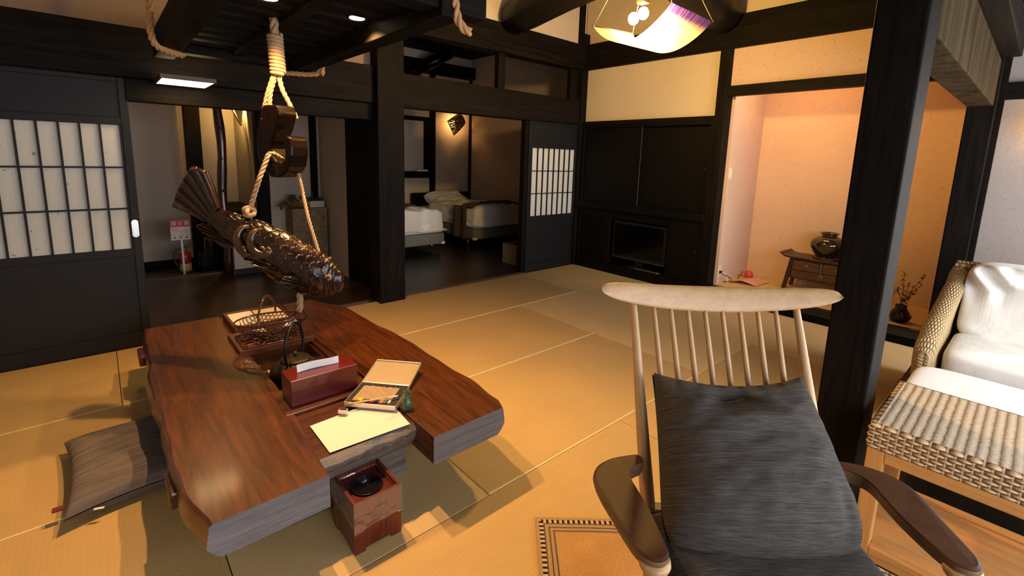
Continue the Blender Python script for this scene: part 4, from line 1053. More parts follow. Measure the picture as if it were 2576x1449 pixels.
arm2 = [(-.262, 1.168), (-.30, 1.163), (-.345, 1.148), (-.385, 1.118), (-.404, 1.075), (-.400, 1.02), (-.385, .955), (-.371, .895), (-.356, .845), (-.338, .822), (-.318, .815), (-.300, .822), (-.289, .84), (-.288, .90), (-.292, .97), (-.301, 1.03), (-.308, 1.075), (-.303, 1.105), (-.284, 1.125), (-.262, 1.137), (-.255, 1.143)]
for sg in (-1, 1):
    ol = smooth2([(-sg*a, b) for a, b in arm2], 4)
    n = len(ol); mb = MB()
    cx0, ct0 = sum(p[0] for p in ol)/n, sum(p[1] for p in ol)/n
    zt = lambda t: .602+.02*((t-1.0)/.2)**2*.3
    ins = lambda p, k: (lerp(p[0], cx0, k), lerp(p[1], ct0, k*.6))
    rings = [[(*ins(p, .09), .004) for p in ol], [(*ins(p, .02), .0005) for p in ol], [(*p, -.006) for p in ol], [(*ins(p, .05), -.020) for p in ol], [(*ins(p, .22), -.027) for p in ol]]
    vs = [ch(a, b, zt(b)+c) for r in rings for a, b, c in r]; fs = []
    def ringf(i): return [(i*n+k, i*n+(k+1) % n, (i+1)*n+(k+1) % n, (i+1)*n+k) for k in range(n)]
    mb.mat(0)._add(vs, [tuple(range(n))[::-1 if sg > 0 else 1]]+ringf(0), False)
    mb.mat(1)._add(vs, ringf(1)+ringf(2)+ringf(3)+[tuple(range(4*n, 5*n))], True)
    mb.build('armrest', [MT['chairdark'], MT['chairside']], rc)
    lp = ch(sg*.318, .842, 0)
    MB().lathe([(.014, .05), (.016, .2), (.019, .42), (.021, .52), (.0185, .552), (.0175, .558), (.023, .566), (.030, .576), (.0335, .586), (.032, .594), (0, .597)], lp, 22).build('front_leg', MT['chairpale'], rc)
    P = [ch(sg*.305, t, .028+.16*((t-1.0)/.6)**2) for t in [.42+.05*i for i in range(18)]]
    MB().tube(P, .02, 8, squash=1.2).build('rocker', MT['chairrail'], rc)
ccl = fabric_stripes('charcoal_slub_weave', (.012, .0105, .0105), (.105, .094, .086), 170, 1, .95, .7, .15)
sc_ = thing('seat_cushion', 'charcoal seat cushion on the rocking chair under the pillow', 'cushion', tuple(ch(0, .9, .45)))
cushion(sc_, 'cover', ch(0, .855, .455), RT, FW+UZ*.03, UZ-FW*.03, .262, .265, .055, ccl, (1.2, 1.2), .03, wr=.006, seed=2)
pw_ = thing('pillow', 'square charcoal slub weave pillow leaning on the spindle back of the rocking chair', 'pillow', tuple(ch(0, 1.1, .65)))
upv = (FW*.235+UZ*.272).normalized(); nv_ = (-FW*.736+UZ*.677).normalized()
def pil(sg):
    hw, hh_ = .226, .205
    def fn(u, v):
        a, b = u*2-1, v*2-1
        lo = max(0, -b)
        px = a*hw*(1-.02*(1-b*b)*abs(a)**2+.0)*(1-.075*b)*(1-.10*lo**6*abs(a)**3); py = b*hh_*(1-.15*(1-a*a)*max(0, b)**2+.13*(1-a*a)*lo**2)
        f = max(0, (1-abs(a)**2.8)*(1-abs(b)**2.8))**.5
        w = 0
        if sg > 0:
            w = .022*math.exp(-((b-.70+.30*abs(a))/.13)**2)*math.sin(a*7)+.020*(vn(u*4, v*7)-.5)+.009*(vn(u*11+3, v*22)-.5)
            w += -.040*math.exp(-((b-.70)/.13)**2)*max(0, 1-abs(a)*1.15)+.016*math.exp(-((b-.36)/.12)**2)*max(0, 1-abs(a)*1.2)
            w += .014*math.exp(-((a-.78)/.10)**2-((b+.70)/.22)**2)-.010*math.exp(-((a-.66)/.07)**2-((b+.62)/.25)**2)
            w *= f
        return ch(-.005, 1.118, .648)+RT*px+upv*py+nv_*(sg*((.115+.065*(1-v) if sg > 0 else .055)*f*(1-.35*max(0, b)**2*(1-a*a))+w+.010*(abs(a)*abs(b))**4)+.0006*sg+.004*a*a*b)
    return fn
MB().grid(pil(1), 110, 110, (1, 1)).grid(pil(-1), 40, 40, (1, 1), flip=True).build('cover', ccl, pw_)
# rug
rm = Mat('handwoven_mat', .95, spec=.1)
p_ = rm.sep(rm.coord('UV')); RW, RL = .95, 1.25
dx_ = rm.math('MINIMUM', p_[0], rm.math('SUBTRACT', RW, p_[0])); dy_ = rm.math('MINIMUM', p_[1], rm.math('SUBTRACT', RL, p_[1]))
d_ = rm.math('MINIMUM', dx_, dy_)
along = rm.math('ADD', rm.math('MULTIPLY', rm.math('LESS_THAN', dx_, dy_), rm.math('SUBTRACT', p_[1], p_[0])), p_[0])
blk = rm.math('GREATER_THAN', rm.math('FRACT', rm.math('MULTIPLY', along, 1/.0205)), .45)
n_ = rm.noise(rm.coord('UV', (160, 160, 1)), 1, 3, .6); nb_ = rm.noise(rm.coord('UV', (6, 6, 1)), 1, 3, .5)
ground = rm.ramp(rm.math('ADD', rm.math('MULTIPLY', n_, .6), rm.math('MULTIPLY', nb_, .4)), [(.35, (.33, .17, .055)), (.65, (.50, .29, .11))])
cream = rm.ramp(n_, [(.3, (.42, .28, .15)), (.7, (.55, .40, .24))])
def band(a, b): return rm.math('MULTIPLY', rm.math('GREATER_THAN', d_, a), rm.math('LESS_THAN', d_, b))
c_ = ground
tan = rm.ramp(n_, [(.3, (.27, .17, .085)), (.7, (.40, .27, .14))])
c_ = rm.mix(band(-1, .073), c_, tan)
c_ = rm.mix(band(.012, .029), c_, rm.mix(blk, (.018, .013, .012, 1), cream))
for a, b in ((.029, .034), (.047, .0525), (.064, .0695)): c_ = rm.mix(rm.math('MULTIPLY', band(a, b), .85), c_, (.05, .040, .038, 1))
rm.base(c_); rm.bump(n_, .4, .003)
ro = V(1.19, 1.13, 0)
tag(MB().grid(lambda u, v: ro+RT*(u*RW)-FW*(v*RL)+V(0, 0, .006+.003*vn(u*9, v*9)), 50, 50, (RW, RL), flip=True).grid(lambda u, v: ro+RT*(u*RW)-FW*(v*RL)+V(0, 0, .0005), 1, 1, (RW, RL)).build('floor_mat', rm.m), 'tan handwoven mat with dark checked border under the rocking chair', 'mat')

# ------------------------------------------------------------------ wicker table, stool, sofa
wm = Mat('seagrass_top', .6, spec=.35)
pp = wm.sep(wm.coord('UV'))
colh = wm.math('ABSOLUTE', wm.math('SINE', wm.math('MULTIPLY', wm.math('ADD', pp[1], wm.math('MULTIPLY', wm.noise(wm.coord('UV', (40, 6, 1)), 1, 2, .5), .006)), PI/.026)))
fb_ = wm.noise(wm.coord('UV', (230, 60, 1)), 1, 3, .7, .8)
kk = wm.math('ADD', wm.math('MULTIPLY', colh, .45), wm.math('MULTIPLY', fb_, .75))
wm.base(wm.ramp(kk, [(.22, (.10, .040, .022)), (.42, (.28, .17, .10)), (.60, (.46, .35, .23)), (.9, (.66, .57, .43))]))
wm.bump(kk, .55, .008)
cane_t = cane('seagrass_band', (.68, .48, .27), (.16, .06, .025))
cane_s = cane('sofa_wicker', (.62, .44, .22), (.20, .10, .04))
ct = thing('wicker_table', 'teak framed coffee table with woven seagrass top beside the pillar', 'coffee table', (2.15, -.3, 0))
TX0, TX1, TY0, TY1 = 1.905, 2.41, -.80, .272
tp_ = MB()
r_ = .016
def rbox_top(u, v): return (lerp(TX0, TX1, u), lerp(TY0, TY1, v), .548+.002*math.sin(v*80))
tp_.grid(lambda u, v: (lerp(TX0+r_, TX1-r_, u), lerp(TY0+r_, TY1-r_, v), .552), 10, 60, ((TX1-TX0), (TY1-TY0)))
tp_.build('woven_top', wm.m, ct)
def bandgrid(x0, x1, y0, y1, z0, z1, su, sv, name, par, mat, rtop=0.0):
    per = [(x0, y0), (x1, y0), (x1, y1), (x0, y1), (x0, y0)]; L_ = [x1-x0, y1-y0, x1-x0, y1-y0]; tot = sum(L_)
    mb = MB()
    def fn(u, v):
        d = u*tot; i = 0
        while i < 3 and d > L_[i]: d -= L_[i]; i += 1
        t = d/L_[i]; x, y = lerp(per[i][0], per[i+1][0], t), lerp(per[i][1], per[i+1][1], t)
        z = lerp(z0, z1, v); w = 0
        if rtop:
            k = max(0, (z-(z1-rtop))/rtop); ins_ = rtop*(1-math.sqrt(max(0, 1-k*k)))
            cxm, cym = (x0+x1)/2, (y0+y1)/2
            x += ins_ if x < x0+1e-6 else (-ins_ if x > x1-1e-6 else 0); y += ins_ if y < y0+1e-6 else (-ins_ if y > y1-1e-6 else 0)
        rowi = math.floor(v*sv); uu = (u*su+.5*(rowi % 2)) % 1-.5; vv = (v*sv) % 1-.5
        bul = max(0, 1-4.2*uu*uu-3.4*vv*vv)*.005
        nx, ny = [(0, -1), (1, 0), (0, 1), (-1, 0)][i]
        return (x+nx*bul, y+ny*bul, z)
    nv = max(4, int(sv*4)); nu = int(su*5)
    mb.grid(fn, nu, nv, (su, sv))
    return mb.build(name, mat, par)
per_ = 2*(TX1-TX0+TY1-TY0)
bandgrid(TX0, TX1, TY0, TY1, .467, .553, round(per_/.040), 7, 'woven_band', ct, cane_t, .016)
bx('core', MT['teak'], TX0+.012, TX1-.012, TY0+.012, TY1-.012, .462, .548, ct, 0)
for x in (TX0, TX1-.052):
    for y in (TY0, TY1-.052): bx('leg', MT['teakZ'], x+.002, x+.052, y+.002, y+.05, .0, .465, ct, .003)
for x in (TX0, TX1-.052):
    bx('rail', MT['teak'], x+.002, x+.050, TY0+.05, TY1-.05, .425, .467, ct, .003)
    bx('rail', MT['teak'], x+.002, x+.050, TY0+.05, TY1-.05, .058, .110, ct, .003)
for y in (TY0, TY1-.052):
    bx('rail', MT['teak'], TX0+.05, TX1-.05, y+.002, y+.048, .425, .467, ct, .003)
bx('shelf', MT['teak'], TX0+.048, TX1-.01, TY0+.02, TY1-.02, .086, .103, ct, .002)
bandgrid(TX0-.004, TX1, TY0, TY1, .0, .060, round(per_/.040), 5, 'woven_plinth', ct, cane_t)
linen = Mat('white_linen', .95, spec=.1)
nl = linen.noise(linen.coord('UV', (160, 24, 1)), 1, 4, .65); linen.base(linen.ramp(nl, [(.3, (.70, .67, .62)), (.7, (.84, .82, .78))])); linen.bump(nl, .25, .003); linen = linen.m
linen_s = plain('white_linen_plain', (.78, .77, .77), .95, nz=.05, nscale=150)
def block(c, hx_, hy, hz, e=.35, wr=0, seed=0, n=40):
    """soft box cushion (superellipsoid) in world axes"""
    def fn(u, v):
        th, ph = u*2*PI, (v-.5)*PI
        f = lambda q, k: (abs(q)**k)*(1 if q >= 0 else -1)
        p = V(f(math.cos(ph), e)*f(math.cos(th), e)*hx_, f(math.cos(ph), e)*f(math.sin(th), e)*hy, f(math.sin(ph), e)*hz)
        return p
    return fn
st_ = thing('ottoman', 'wicker footstool with a white cushion between the table and the sofa', 'stool', (2.88, .0, 0))
bandgrid(2.62, 3.12, -.40, .285, .17, .285, 60, 7, 'woven_base', st_, cane_s)
for x in (2.64, 3.08):
    for y in (-.38, .265): MB().box(x-.015, x+.015, y-.015, y+.015, 0, .18).build('leg', MT['teakZ'], st_, .003)
fn0 = block(None, .268, .36, .075, .30)
MB().grid(lambda u, v: fn0(u, v)+V(2.872, -.06, .345+.012*math.sin(v*PI)), 96, 48).build('cushion', linen_s, st_)
sf = thing('wicker_sofa', 'wicker sofa with white cushions against the far veranda wall', 'sofa', (3.8, -.4, 0))
def armtop(x): return interp([(3.30, .43), (3.38, .50), (3.55, .585), (3.75, .655), (3.92, .735), (4.1, .80), (4.2, .81)], x)
def armsec(yc):
    def fn(u, v):
        x = lerp(3.285, 4.2, v); top = armtop(x)*(1 if v > .0 else 1)
        hw = .048*(.45+.55*min(1, v/.06)**.5)
        k = u*2
        # outer face up, round top, inner face down
        if k < .85: z = lerp(.06, top-hw, k/.85); y = yc+hw
        elif k < 1.15: a = (k-.85)/.30*PI; y = yc+math.cos(a)*hw; z = top-hw+math.sin(a)*hw
        else: z = lerp(top-hw, .06, (k-1.15)/.85); y = yc-hw
        y += .028*math.sin(min(1, max(0, (z-.1)/.6))*PI)
        ri = math.floor(v*26); uu = (k*26+.5*(ri % 2)) % 1-.5; vv = (v*26) % 1-.5
        return V(x, y, z)
    return fn
for yc, lb in ((.272, None), (-1.10, None)):
    MB().grid(armsec(yc), 70, 60, (70, 44)).grid(lambda u, v: armsec(yc)(u, 0)*1.0+V(0, 0, 0) if v == 0 else V(3.286, yc+.02, armsec(yc)(u, 0).z), 40, 1, (44, 1), flip=True).build('arm', cane_s, sf)
MB().grid(lambda u, v: (4.17+.05*math.sin(v*PI)-.02, lerp(-1.12, .30, u), lerp(.06, .835, v)), 40, 20, (76, 44)).grid(lambda u, v: (4.10, lerp(-1.12, .30, u), lerp(.06, .82, v)), 40, 20, (46, 30), flip=True).build('back_frame', cane_s, sf)
bandgrid(3.31, 4.12, -1.06, .23, .06, .285, 120, 9, 'seat_frame', sf, cane_s)
bx('seat_deck', MT['teak'], 3.33, 4.1, -1.05, .22, .24, .283, sf)
fs_ = block(None, .295, .345, .085, .22)
for yc in (-.110, -.80):
    MB().grid(lambda u, v: fs_(u, v)+V(3.645, yc+.0, .345+.014*math.cos(min(1, abs((u%.5)-.25)*4)*PI/2)*max(0, math.sin((v-.5)*PI))), 96, 48, (1, 1)).build('seat_cushion', linen, sf)
fb2 = block(None, .12, .345, .235, .32)
def backc(yc, seed):
    def fn(u, v):
        p = fb2(u, v)
        yy, zz = p.y/.345, p.z/.235
        w = 0
        if p.x < 0.02:
            w = .034*math.sin((yy*.9-zz*.55)*19+seed)*math.exp(-((zz-.58)/.36)**2)*max(0, yy+.25)*1.1+.014*(vn(yy*4+seed, zz*5)-.5)
        return V(3.955+p.x-.10*0+.09*(zz*.5+.5)-w, yc+p.y, .625+p.z*(1-.0*yy))
    return fn
MB().grid(backc(-.110, .5), 150, 90, (1, 1)).build('back_cushion', linen, sf)
MB().grid(backc(-.80, 2.5), 80, 60, (1, 1)).build('back_cushion', linen, sf)
# ------------------------------------------------------------------ built-in cabinet and television
cb = thing('built_in_cabinet', 'black stained built-in cabinet with sliding doors filling the wall right of the corner', 'cabinet', (5.05, 3.17, 0))
cm_ = MT['cabinet']
cbm = MB().box(5.25, 5.30, 2.30, 4.03, 0, 1.84).box(4.80, 5.25, 2.30, 2.33, 0, 1.84).box(4.80, 5.25, 3.985, 4.03, 0, 1.84).box(4.80, 5.25, 2.33, 3.985, 1.80, 1.84)
cbm.box(4.785, 5.25, 2.30, 4.03, 0, .115)
cbm.box(4.82, 5.25, 3.52, 3.55, .115, .80).box(4.82, 5.25, 2.69, 2.72, .115, .80).box(4.83, 5.25, 2.72, 3.52, .69, .80)
cbm.build('body', cm_, cb, .003)
bx('shelf_ledge', cm_, 4.765, 5.25, 2.30, 4.03, .795, .875, cb, .005)
for nm, y0, y1, x, z0, z1 in (('door', 3.15, 3.985, 4.825, .875, 1.80), ('door', 2.33, 3.17, 4.855, .875, 1.80), ('door', 3.55, 3.985, 4.815, .115, .795), ('door', 2.33, 2.69, 4.815, .115, .795)):
    d = bx(nm, cm_, x, x+.022, y0, y1, z0, z1, cb, .002)
    yk = y0+.05 if y0 < 3 else y1-.06
    MB().lathe([(0, 0), (.011, 0), (.011, .003), (0, .003)], (x-.001, yk, (z0+z1)/2), 16, axis=(-1, 0, 0)).build('finger_pull', MT['black'], d)
bx('edge_strip', plain('grey_worn_edge', (.06, .06, .065), .5), 4.822, 4.826, 3.146, 3.152, .875, 1.80, cb, 0)
tv = thing('television', 'black flat television standing in the cabinet niche', 'television', (4.95, 3.10, .13))
bx('bezel', MT['blackplastic'], 4.845, 4.90, 2.745, 3.475, .205, .665, tv, .006)
bx('screen', MT['screen'], 4.842, 4.846, 2.775, 3.445, .255, .64, tv, 0)
bx('trim_line', plain('bronze_trim', (.10, .075, .05), .4, .6), 4.842, 4.846, 2.75, 3.47, .213, .222, tv, 0)
MB().box(4.83, 5.02, 2.95, 3.27, .117, .130).box(4.88, 4.92, 3.05, 3.17, .13, .21).build('stand', MT['blackplastic'], tv, .003)
rec = thing('set_top_box', 'flat black device with a shiny silver corner below the television', 'device', (4.84, 2.93, .117))
bx('body', MT['blackplastic'], 4.795, 4.828, 2.76, 3.20, .117, .142, rec, .003)
bx('front_strip', MT['steel'], 4.792, 4.796, 2.762, 3.10, .126, .133, rec, 0)
MB().ball((4.792, 2.80, .131), .009, 10).build('button', MT['chrome'], rec)
# ------------------------------------------------------------------ alcove things
MT['chest'] = wood('dark_brown_chest', (.012, .004, .0025), (.055, .019, .009), rough=.35, axis='Y', scale=1.5, bump=.06)
MT['drawer'] = wood('brown_drawer_front', (.045, .016, .006), (.13, .052, .018), rough=.35, axis='Y', scale=1.8, bump=.05)
kc = thing('small_chest', 'low dark chest of three drawers with upturned top ends in the alcove', 'chest', (5.48, 1.33, .13))
pr1 = [(1.72, .512), (1.705, .520), (1.675, .498), (1.64, .489), (1.02, .489), (.985, .498), (.955, .520), (.94, .512), (.985, .474), (1.02, .468), (1.64, .468), (1.675, .474)]
MB().prism(pr1, (5.33, 0, 0), V(0, 1, 0), UZ, V(1, 0, 0), .30).build('top', MT['chest'], kc, .003)
MB().box(5.372, 5.60, 1.055, 1.615, .255, .468).build('case', MT['chest'], kc, .003)
br_ = plain('aged_brass_plate', (.16, .13, .075), .4, .8, nz=.3)
for y0, y1, z0, z1 in ((1.355, 1.595, .352, .440), (1.075, 1.325, .352, .440), (1.075, 1.595, .268, .340)):
    d = bx('drawer', MT['drawer'], 5.362, 5.38, y0, y1, z0, z1, kc, .002)
    h = MB().lathe([(0, 0), (.028, 0), (.030, .003), (.022, .005), (0, .005)], (5.362, (y0+y1)/2, (z0+z1)/2), 20, axis=(-1, 0, 0))
    h.tube([(5.35, (y0+y1)/2+.022*math.cos(t), (z0+z1)/2-.006+.020*math.sin(t)) for t in [PI+PI*k/12 for k in range(13)]], .003, 6)
    h.build('handle', br_, d)
bx('divider', plain('steel_strip', (.22, .20, .18), .4, .7), 5.358, 5.372, 1.333, 1.347, .345, .445, kc, .001)
for y, dy in ((1.605, .05), (1.065, -.05)):
    for x in (5.375, 5.585): MB().bar((x, y+dy, .13), (x, y, .47), .036, .036, up=(1, 0, 0)).build('leg', MT['chest'], kc, .003)
jg = Mat('black_brown_glaze', .12, (.010, .006, .005, 1), spec=.7)
gn = jg.noise(jg.coord('Object', (6, 6, 9)), 1, 4, .6); jg.base(jg.ramp(gn, [(.4, (.006, .0045, .0045)), (.7, (.035, .018, .010))])); jg.b.inputs['Coat Weight'].default_value = .6
JP = V(5.48, 1.335, 0)
jar = thing('glazed_jar', 'round black glazed jar standing on the small alcove chest', 'jar', (5.48, 1.335, .49))
MB().lathe([(0, .510), (.095, .510), (.105, .525), (.128, .56), (.152, .605), (.160, .635), (.150, .668), (.118, .700), (.083, .716), (.070, .722), (.066, .735), (.074, .742), (.083, .748), (.083, .754), (.072, .755), (.060, .735), (.06, .70), (0, .62)], JP, 48).build('body', jg.m, jar)
MB().lathe([(0, .489), (.118, .489), (.122, .497), (.112, .511), (0, .511)], JP, 40).build('stand', MT['chest'], jar)
red = thing('red_night_light', 'small red dome lamp in the far corner of the alcove', 'lamp', (5.50, 2.06, .13))
MB().lathe([(0, .13), (.040, .13), (.044, .15), (.043, .18), (.034, .205), (.018, .216), (0, .219)], (5.50, 2.06, 0), 26).build('dome', plain('red_plastic', (.55, .06, .055), .3), red)
MB().tube(smooth_path([(5.47, 2.10, .14), (5.42, 2.13, .16), (5.38, 2.12, .135), (5.28, 2.10, .134)], 6), .004, 6).build('cord', MT['blackplastic'], red)
tag(MB().grid(lambda u, v: (lerp(5.10, 5.40, v)+.05*u, lerp(2.13, 1.86, u)-.04*v, .134+.035*math.sin(u*PI)*(.4+.6*vn(u*4, v*5))+.004), 24, 24).grid(lambda u, v: (lerp(5.10, 5.40, v)+.05*u, lerp(2.13, 1.86, u)-.04*v, .1335), 24, 24, flip=True).build('pink_cloth', plain('salmon_cloth', (.62, .32, .24), .9)), 'crumpled salmon pink cloth on the alcove floor', 'cloth')
ol_ = thing('wall_outlet', 'pale wall outlet low on the left alcove wall', 'outlet', (4.97, 2.165, .28))
bx('plate', plain('ivory_plate', (.72, .62, .48), .5), 4.935, 5.005, 2.157, 2.165, .20, .32, ol_, .003)
MB().box(4.95, 4.985, 2.135, 2.157, .245, .27).build('plug', MT['black'], ol_, .003)
tag(MB().tube(smooth_path([(4.97, 2.13, .257), (4.985, 2.09, .22), (5.0, 2.08, .15), (5.06, 2.09, .136), (5.16, 2.12, .137)], 8), .004, 6).build('lamp_cable', MT['white']), 'thin pale cable hanging from the alcove outlet', 'cable')
tag(MB().tube(smooth_path([(4.945, 2.12, .245), (5.02, 2.06, .20), (5.08, 2.08, .15), (5.13, 2.12, .136), (5.06, 2.14, .137), (5.12, 2.10, .137)], 8), .0045, 6).build('lamp_cable', MT['blackplastic']), 'dark looping cable plugged in at the alcove outlet', 'cable')
sw_ = thing('light_switch', 'cream double light switch on the left alcove wall', 'switch', (4.92, 2.165, 1.3))
bx('plate', plain('cream_plate', (.74, .60, .36), .5), 4.943, 5.013, 2.157, 2.165, 1.245, 1.365, sw_, .003)
bx('rocker', MT['white'], 4.963, 4.993, 2.153, 2.157, 1.27, 1.34, sw_, .001)
fv = thing('bud_vase', 'small dark faceted vase with thin twigs at the right end of the alcove', 'vase', (5.02, .65, .13))
MB().lathe([(0, .131), (.050, .131), (.085, .170), (.088, .180), (.045, .245), (.040, .252), (.045, .272), (.042, .275), (.034, .25), (0, .20)], (5.02, .645, 0), 6).build('body', plain('dark_brown_vase', (.020, .008, .006), .3, nz=.3), fv)
tw = MB(); lf_ = MB(); rv = random.Random(5)
for k, (dy, dz, dx) in enumerate(((-.03, .22, .02), (-.12, .30, .0), (-.06, .14, -.02), (.05, .16, .03), (-.09, .20, .05), (.02, .30, .02))):
    P = smooth_path([(5.02, .645, .25), (5.02+dx*.4, .645+dy*.35, .25+dz*.5), (5.02+dx, .645+dy, .25+dz)], 8)
    tw.tube(P, .0018, 5)
    for q in P[4::2]:
        for _ in range(3):
            a = Vector((rv.uniform(-1, 1), rv.uniform(-1, 1), rv.uniform(-.6, 1))).normalized(); b = a.cross(Vector((rv.random(), .3, .5))).normalized()
            c0 = q+a*.012; lf_._add([q, c0+b*.005, q+a*.026, c0-b*.005], [(0, 1, 2, 3)])
tw.build('twigs', plain('dark_twig', (.03, .018, .012), .8), fv)
o = lf_.build('leaves', plain('dry_leaf', (.05, .03, .018), .8), fv); o['kind'] = 'stuff'
fp = MB()
for k in range(5): fp.ball((5.0+.012*math.cos(k*1.3), .625+.014*math.sin(k*1.3), .30), .009, 6)
fp.build('blossom', plain('yellow_blossom', (.5, .38, .18), .8), fv)
# ------------------------------------------------------------------ pendant lamp
ppm = Mat('translucent_lamp_cloth', .8, spec=.1)
uvp = ppm.sep(ppm.coord('UV'))
thr = ppm.noise(ppm.coord('UV', (150, 1.5, 1)), 1, 4, .7)
edge = ppm.math('MINIMUM', uvp[1], ppm.math('SUBTRACT', 1.0, uvp[1]))
pur = ppm.math('MULTIPLY', ppm.math('SUBTRACT', .21, ppm.math('ADD', ppm.math('SUBTRACT', 1.0, uvp[1]), ppm.math('MULTIPLY', thr, .12))), 11)
pur = ppm.math('MINIMUM', ppm.math('MAXIMUM', pur, 0), 1)
colr = ppm.mix(pur, (.66, .53, .40, 1), (.040, .013, .20, 1))
colr = ppm.mix(ppm.math('MULTIPLY', ppm.math('GREATER_THAN', thr, .56), .4), colr, (.36, .25, .14, 1))
dn = ppm.node('ShaderNodeBsdfDiffuse'); tn_ = ppm.node('ShaderNodeBsdfTranslucent'); mx = ppm.node('ShaderNodeMixShader'); mx.inputs[0].default_value = .85
ppm.link(colr, dn.inputs['Color']); ppm.link(colr, tn_.inputs['Color']); ppm.link(dn.outputs[0], mx.inputs[1]); ppm.link(tn_.outputs[0], mx.inputs[2]); ppm.link(mx.outputs[0], ppm.n['Material Output'].inputs['Surface'])
def unp(x, y, D):
    d = CR*((x-1288-PX)/F)-CU*((y-724.5-PY)/F)+CF; return V(0, 0, HC)+d*D
pd = thing('pendant_lamp', 'glowing cloth sling pendant lamp hung by strings from the roof beams', 'lamp', (2.95, 1.94, 2.25))
PA, PB, PC_, PD = V(2.657, 2.181, 2.307), V(2.989, 2.091, 2.304), V(3.001, 1.808, 2.460), V(3.321, 1.673, 2.378)

def sling(u, v):
    # v from the left-hand edge (PA-PB) down and up to the right-hand edge (PC_-PD)
    a = PA.lerp(PB, u); b = PC_.lerp(PD, u)
    p = a.lerp(b, v); p.z -= .19*math.sin(PI*v)**.8*(1-.25*v)
    return p
MB().grid(sling, 24, 40, (1, 1)).build('cloth_shade', ppm.m, pd)
MB().tube([PA, PB], .004, 6).build('edge_rod', MT['chairrail'], pd); MB().tube([PC_, PD], .004, 6).build('edge_rod', MT['blackplastic'], pd)
top_ = V(2.952, 1.943, 3.06)
gst = plain('gold_string', (.55, .38, .14), .5)
for p in (PA, PB, PC_, PD): MB().tube([p, top_], .0022, 5).build('string', gst, pd)
for p in (PA, PD): MB().ball(p, .007, 8).build('bead', MT['chrome'], pd)
MB().tube([top_, top_+V(0, 0, .92)], .004, 6).build('cable', MT['blackplastic'], pd)
hb_ = MB().box(2.897, 2.958, 1.95, 2.012, 2.47, 2.66); hb_.tube([(2.93, 1.98, 2.64), top_], .006, 6); hb_.build('lamp_holder', MT['chairrail'], pd)
be = emit('warm_bulb_glass', (1, .60, .16), 1650)
BU = [V(2.872, 2.011, 2.366), V(2.921, 1.968, 2.402)]
for b in BU: MB().ball(b, .036, 14, (1, 1, 1.15)).build('bulb', be, pd)
# ------------------------------------------------------------------ small lamps
bl_ = thing('ceiling_box_lamp', 'square wooden box lamp glowing under the left beam', 'lamp', (.50, 3.83, 1.85))
LB = MB()
for a, b, c, d in ((.345, .645, 3.64, 3.652), (.345, .645, 4.008, 4.02), (.345, .357, 3.652, 4.008), (.633, .645, 3.652, 4.008)): LB.box(a, b, c, d, 1.822, 1.85)
LB.build('frame', MT['chairrail'], bl_, .002)
bx('diffuser', emit('box_lamp_paper', (1, .72, .38), 7), .357, .633, 3.652, 4.008, 1.824, 1.828, bl_, 0)
rl = thing('rattan_wall_lamp', 'four pointed rattan wall lamp glowing on the bedroom wall', 'lamp', (5.39, 7.75, 2.03))
Q = [V(5.205, 7.74, 2.065), V(5.50, 7.76, 2.245), V(5.585, 7.72, 2.06), V(5.365, 7.74, 1.80)]
def rat(u, v):
    a = Q[0].lerp(Q[1], u); b = Q[3].lerp(Q[2], u); p = a.lerp(b, v)
    bul = (1-(2*u-1)**4)*(1-(2*v-1)**4)
    p.y -= .17*bul**.8
    return p
rt_ = MB(); r9 = random.Random(11)
for k in range(420):
    u, v = r9.random(), r9.random(); an = r9.uniform(0, 2*PI); P = []
    for s_ in range(9):
        P.append(Vector(rat(min(1, max(0, u)), min(1, max(0, v))))+V(0, r9.uniform(-.003, .003), 0)); an += r9.uniform(-.9, .9); u += math.cos(an)*.045; v += math.sin(an)*.045
    rt_.tube(P, .0048, 5)
for e in ((0, 0, 1, 0), (1, 0, 1, 1), (1, 1, 0, 1), (0, 1, 0, 0)):
    rt_.tube([rat(lerp(e[0], e[2], i/12), lerp(e[1], e[3], i/12)) for i in range(13)], .007, 6)
rt_.build('rattan_shade', plain('brown_rattan', (.05, .018, .008), .5), rl)
MB().ball((5.40, 7.69, 2.05), .026, 12).build('bulb', emit('rattan_bulb', (1, .50, .16), 330), rl)
wl_ = thing('entrance_wall_lamp', 'slanted wooden wall lamp shining down the entrance wall', 'lamp', (1.42, 6.75, 1.85))
MB().bar((1.30, 6.80, 2.02), (1.405, 6.62, 1.70), .02, .02).bar((1.45, 6.80, 2.02), (1.405, 6.62, 1.70), .012, .012).bar((1.45, 6.95, 2.0), (1.405, 6.62, 1.70), .01, .01).build('arm', MT['chairrail'], wl_, .002)
MB()._add([(1.31, 6.62, 2.03), (1.455, 6.62, 2.03), (1.405, 6.60, 1.715), (1.385, 6.60, 1.715)], [(0, 1, 2, 3)]).build('shade', plain('paper_shade', (.8, .62, .3), .8), wl_)
MB().ball((1.365, 6.70, 1.95), .025, 10).build('bulb', emit('entrance_bulb', (1, .62, .18), 1000), wl_)
vl = thing('veranda_wall_lamp', 'paper wall lamp behind the sofa at the right edge', 'lamp', (4.86, .03, 1.72))
MB().lathe([(.05, -.10), (.062, -.05), (.062, .05), (.05, .10)], (4.83, -.02, 1.72), 18).build('shade', emit('veranda_paper_lamp', (1, .62, .22), 22), vl)
MB().box(4.86, 4.90, -.05, .01, 1.69, 1.75).build('bracket', MT['darkZ'], vl, .002)
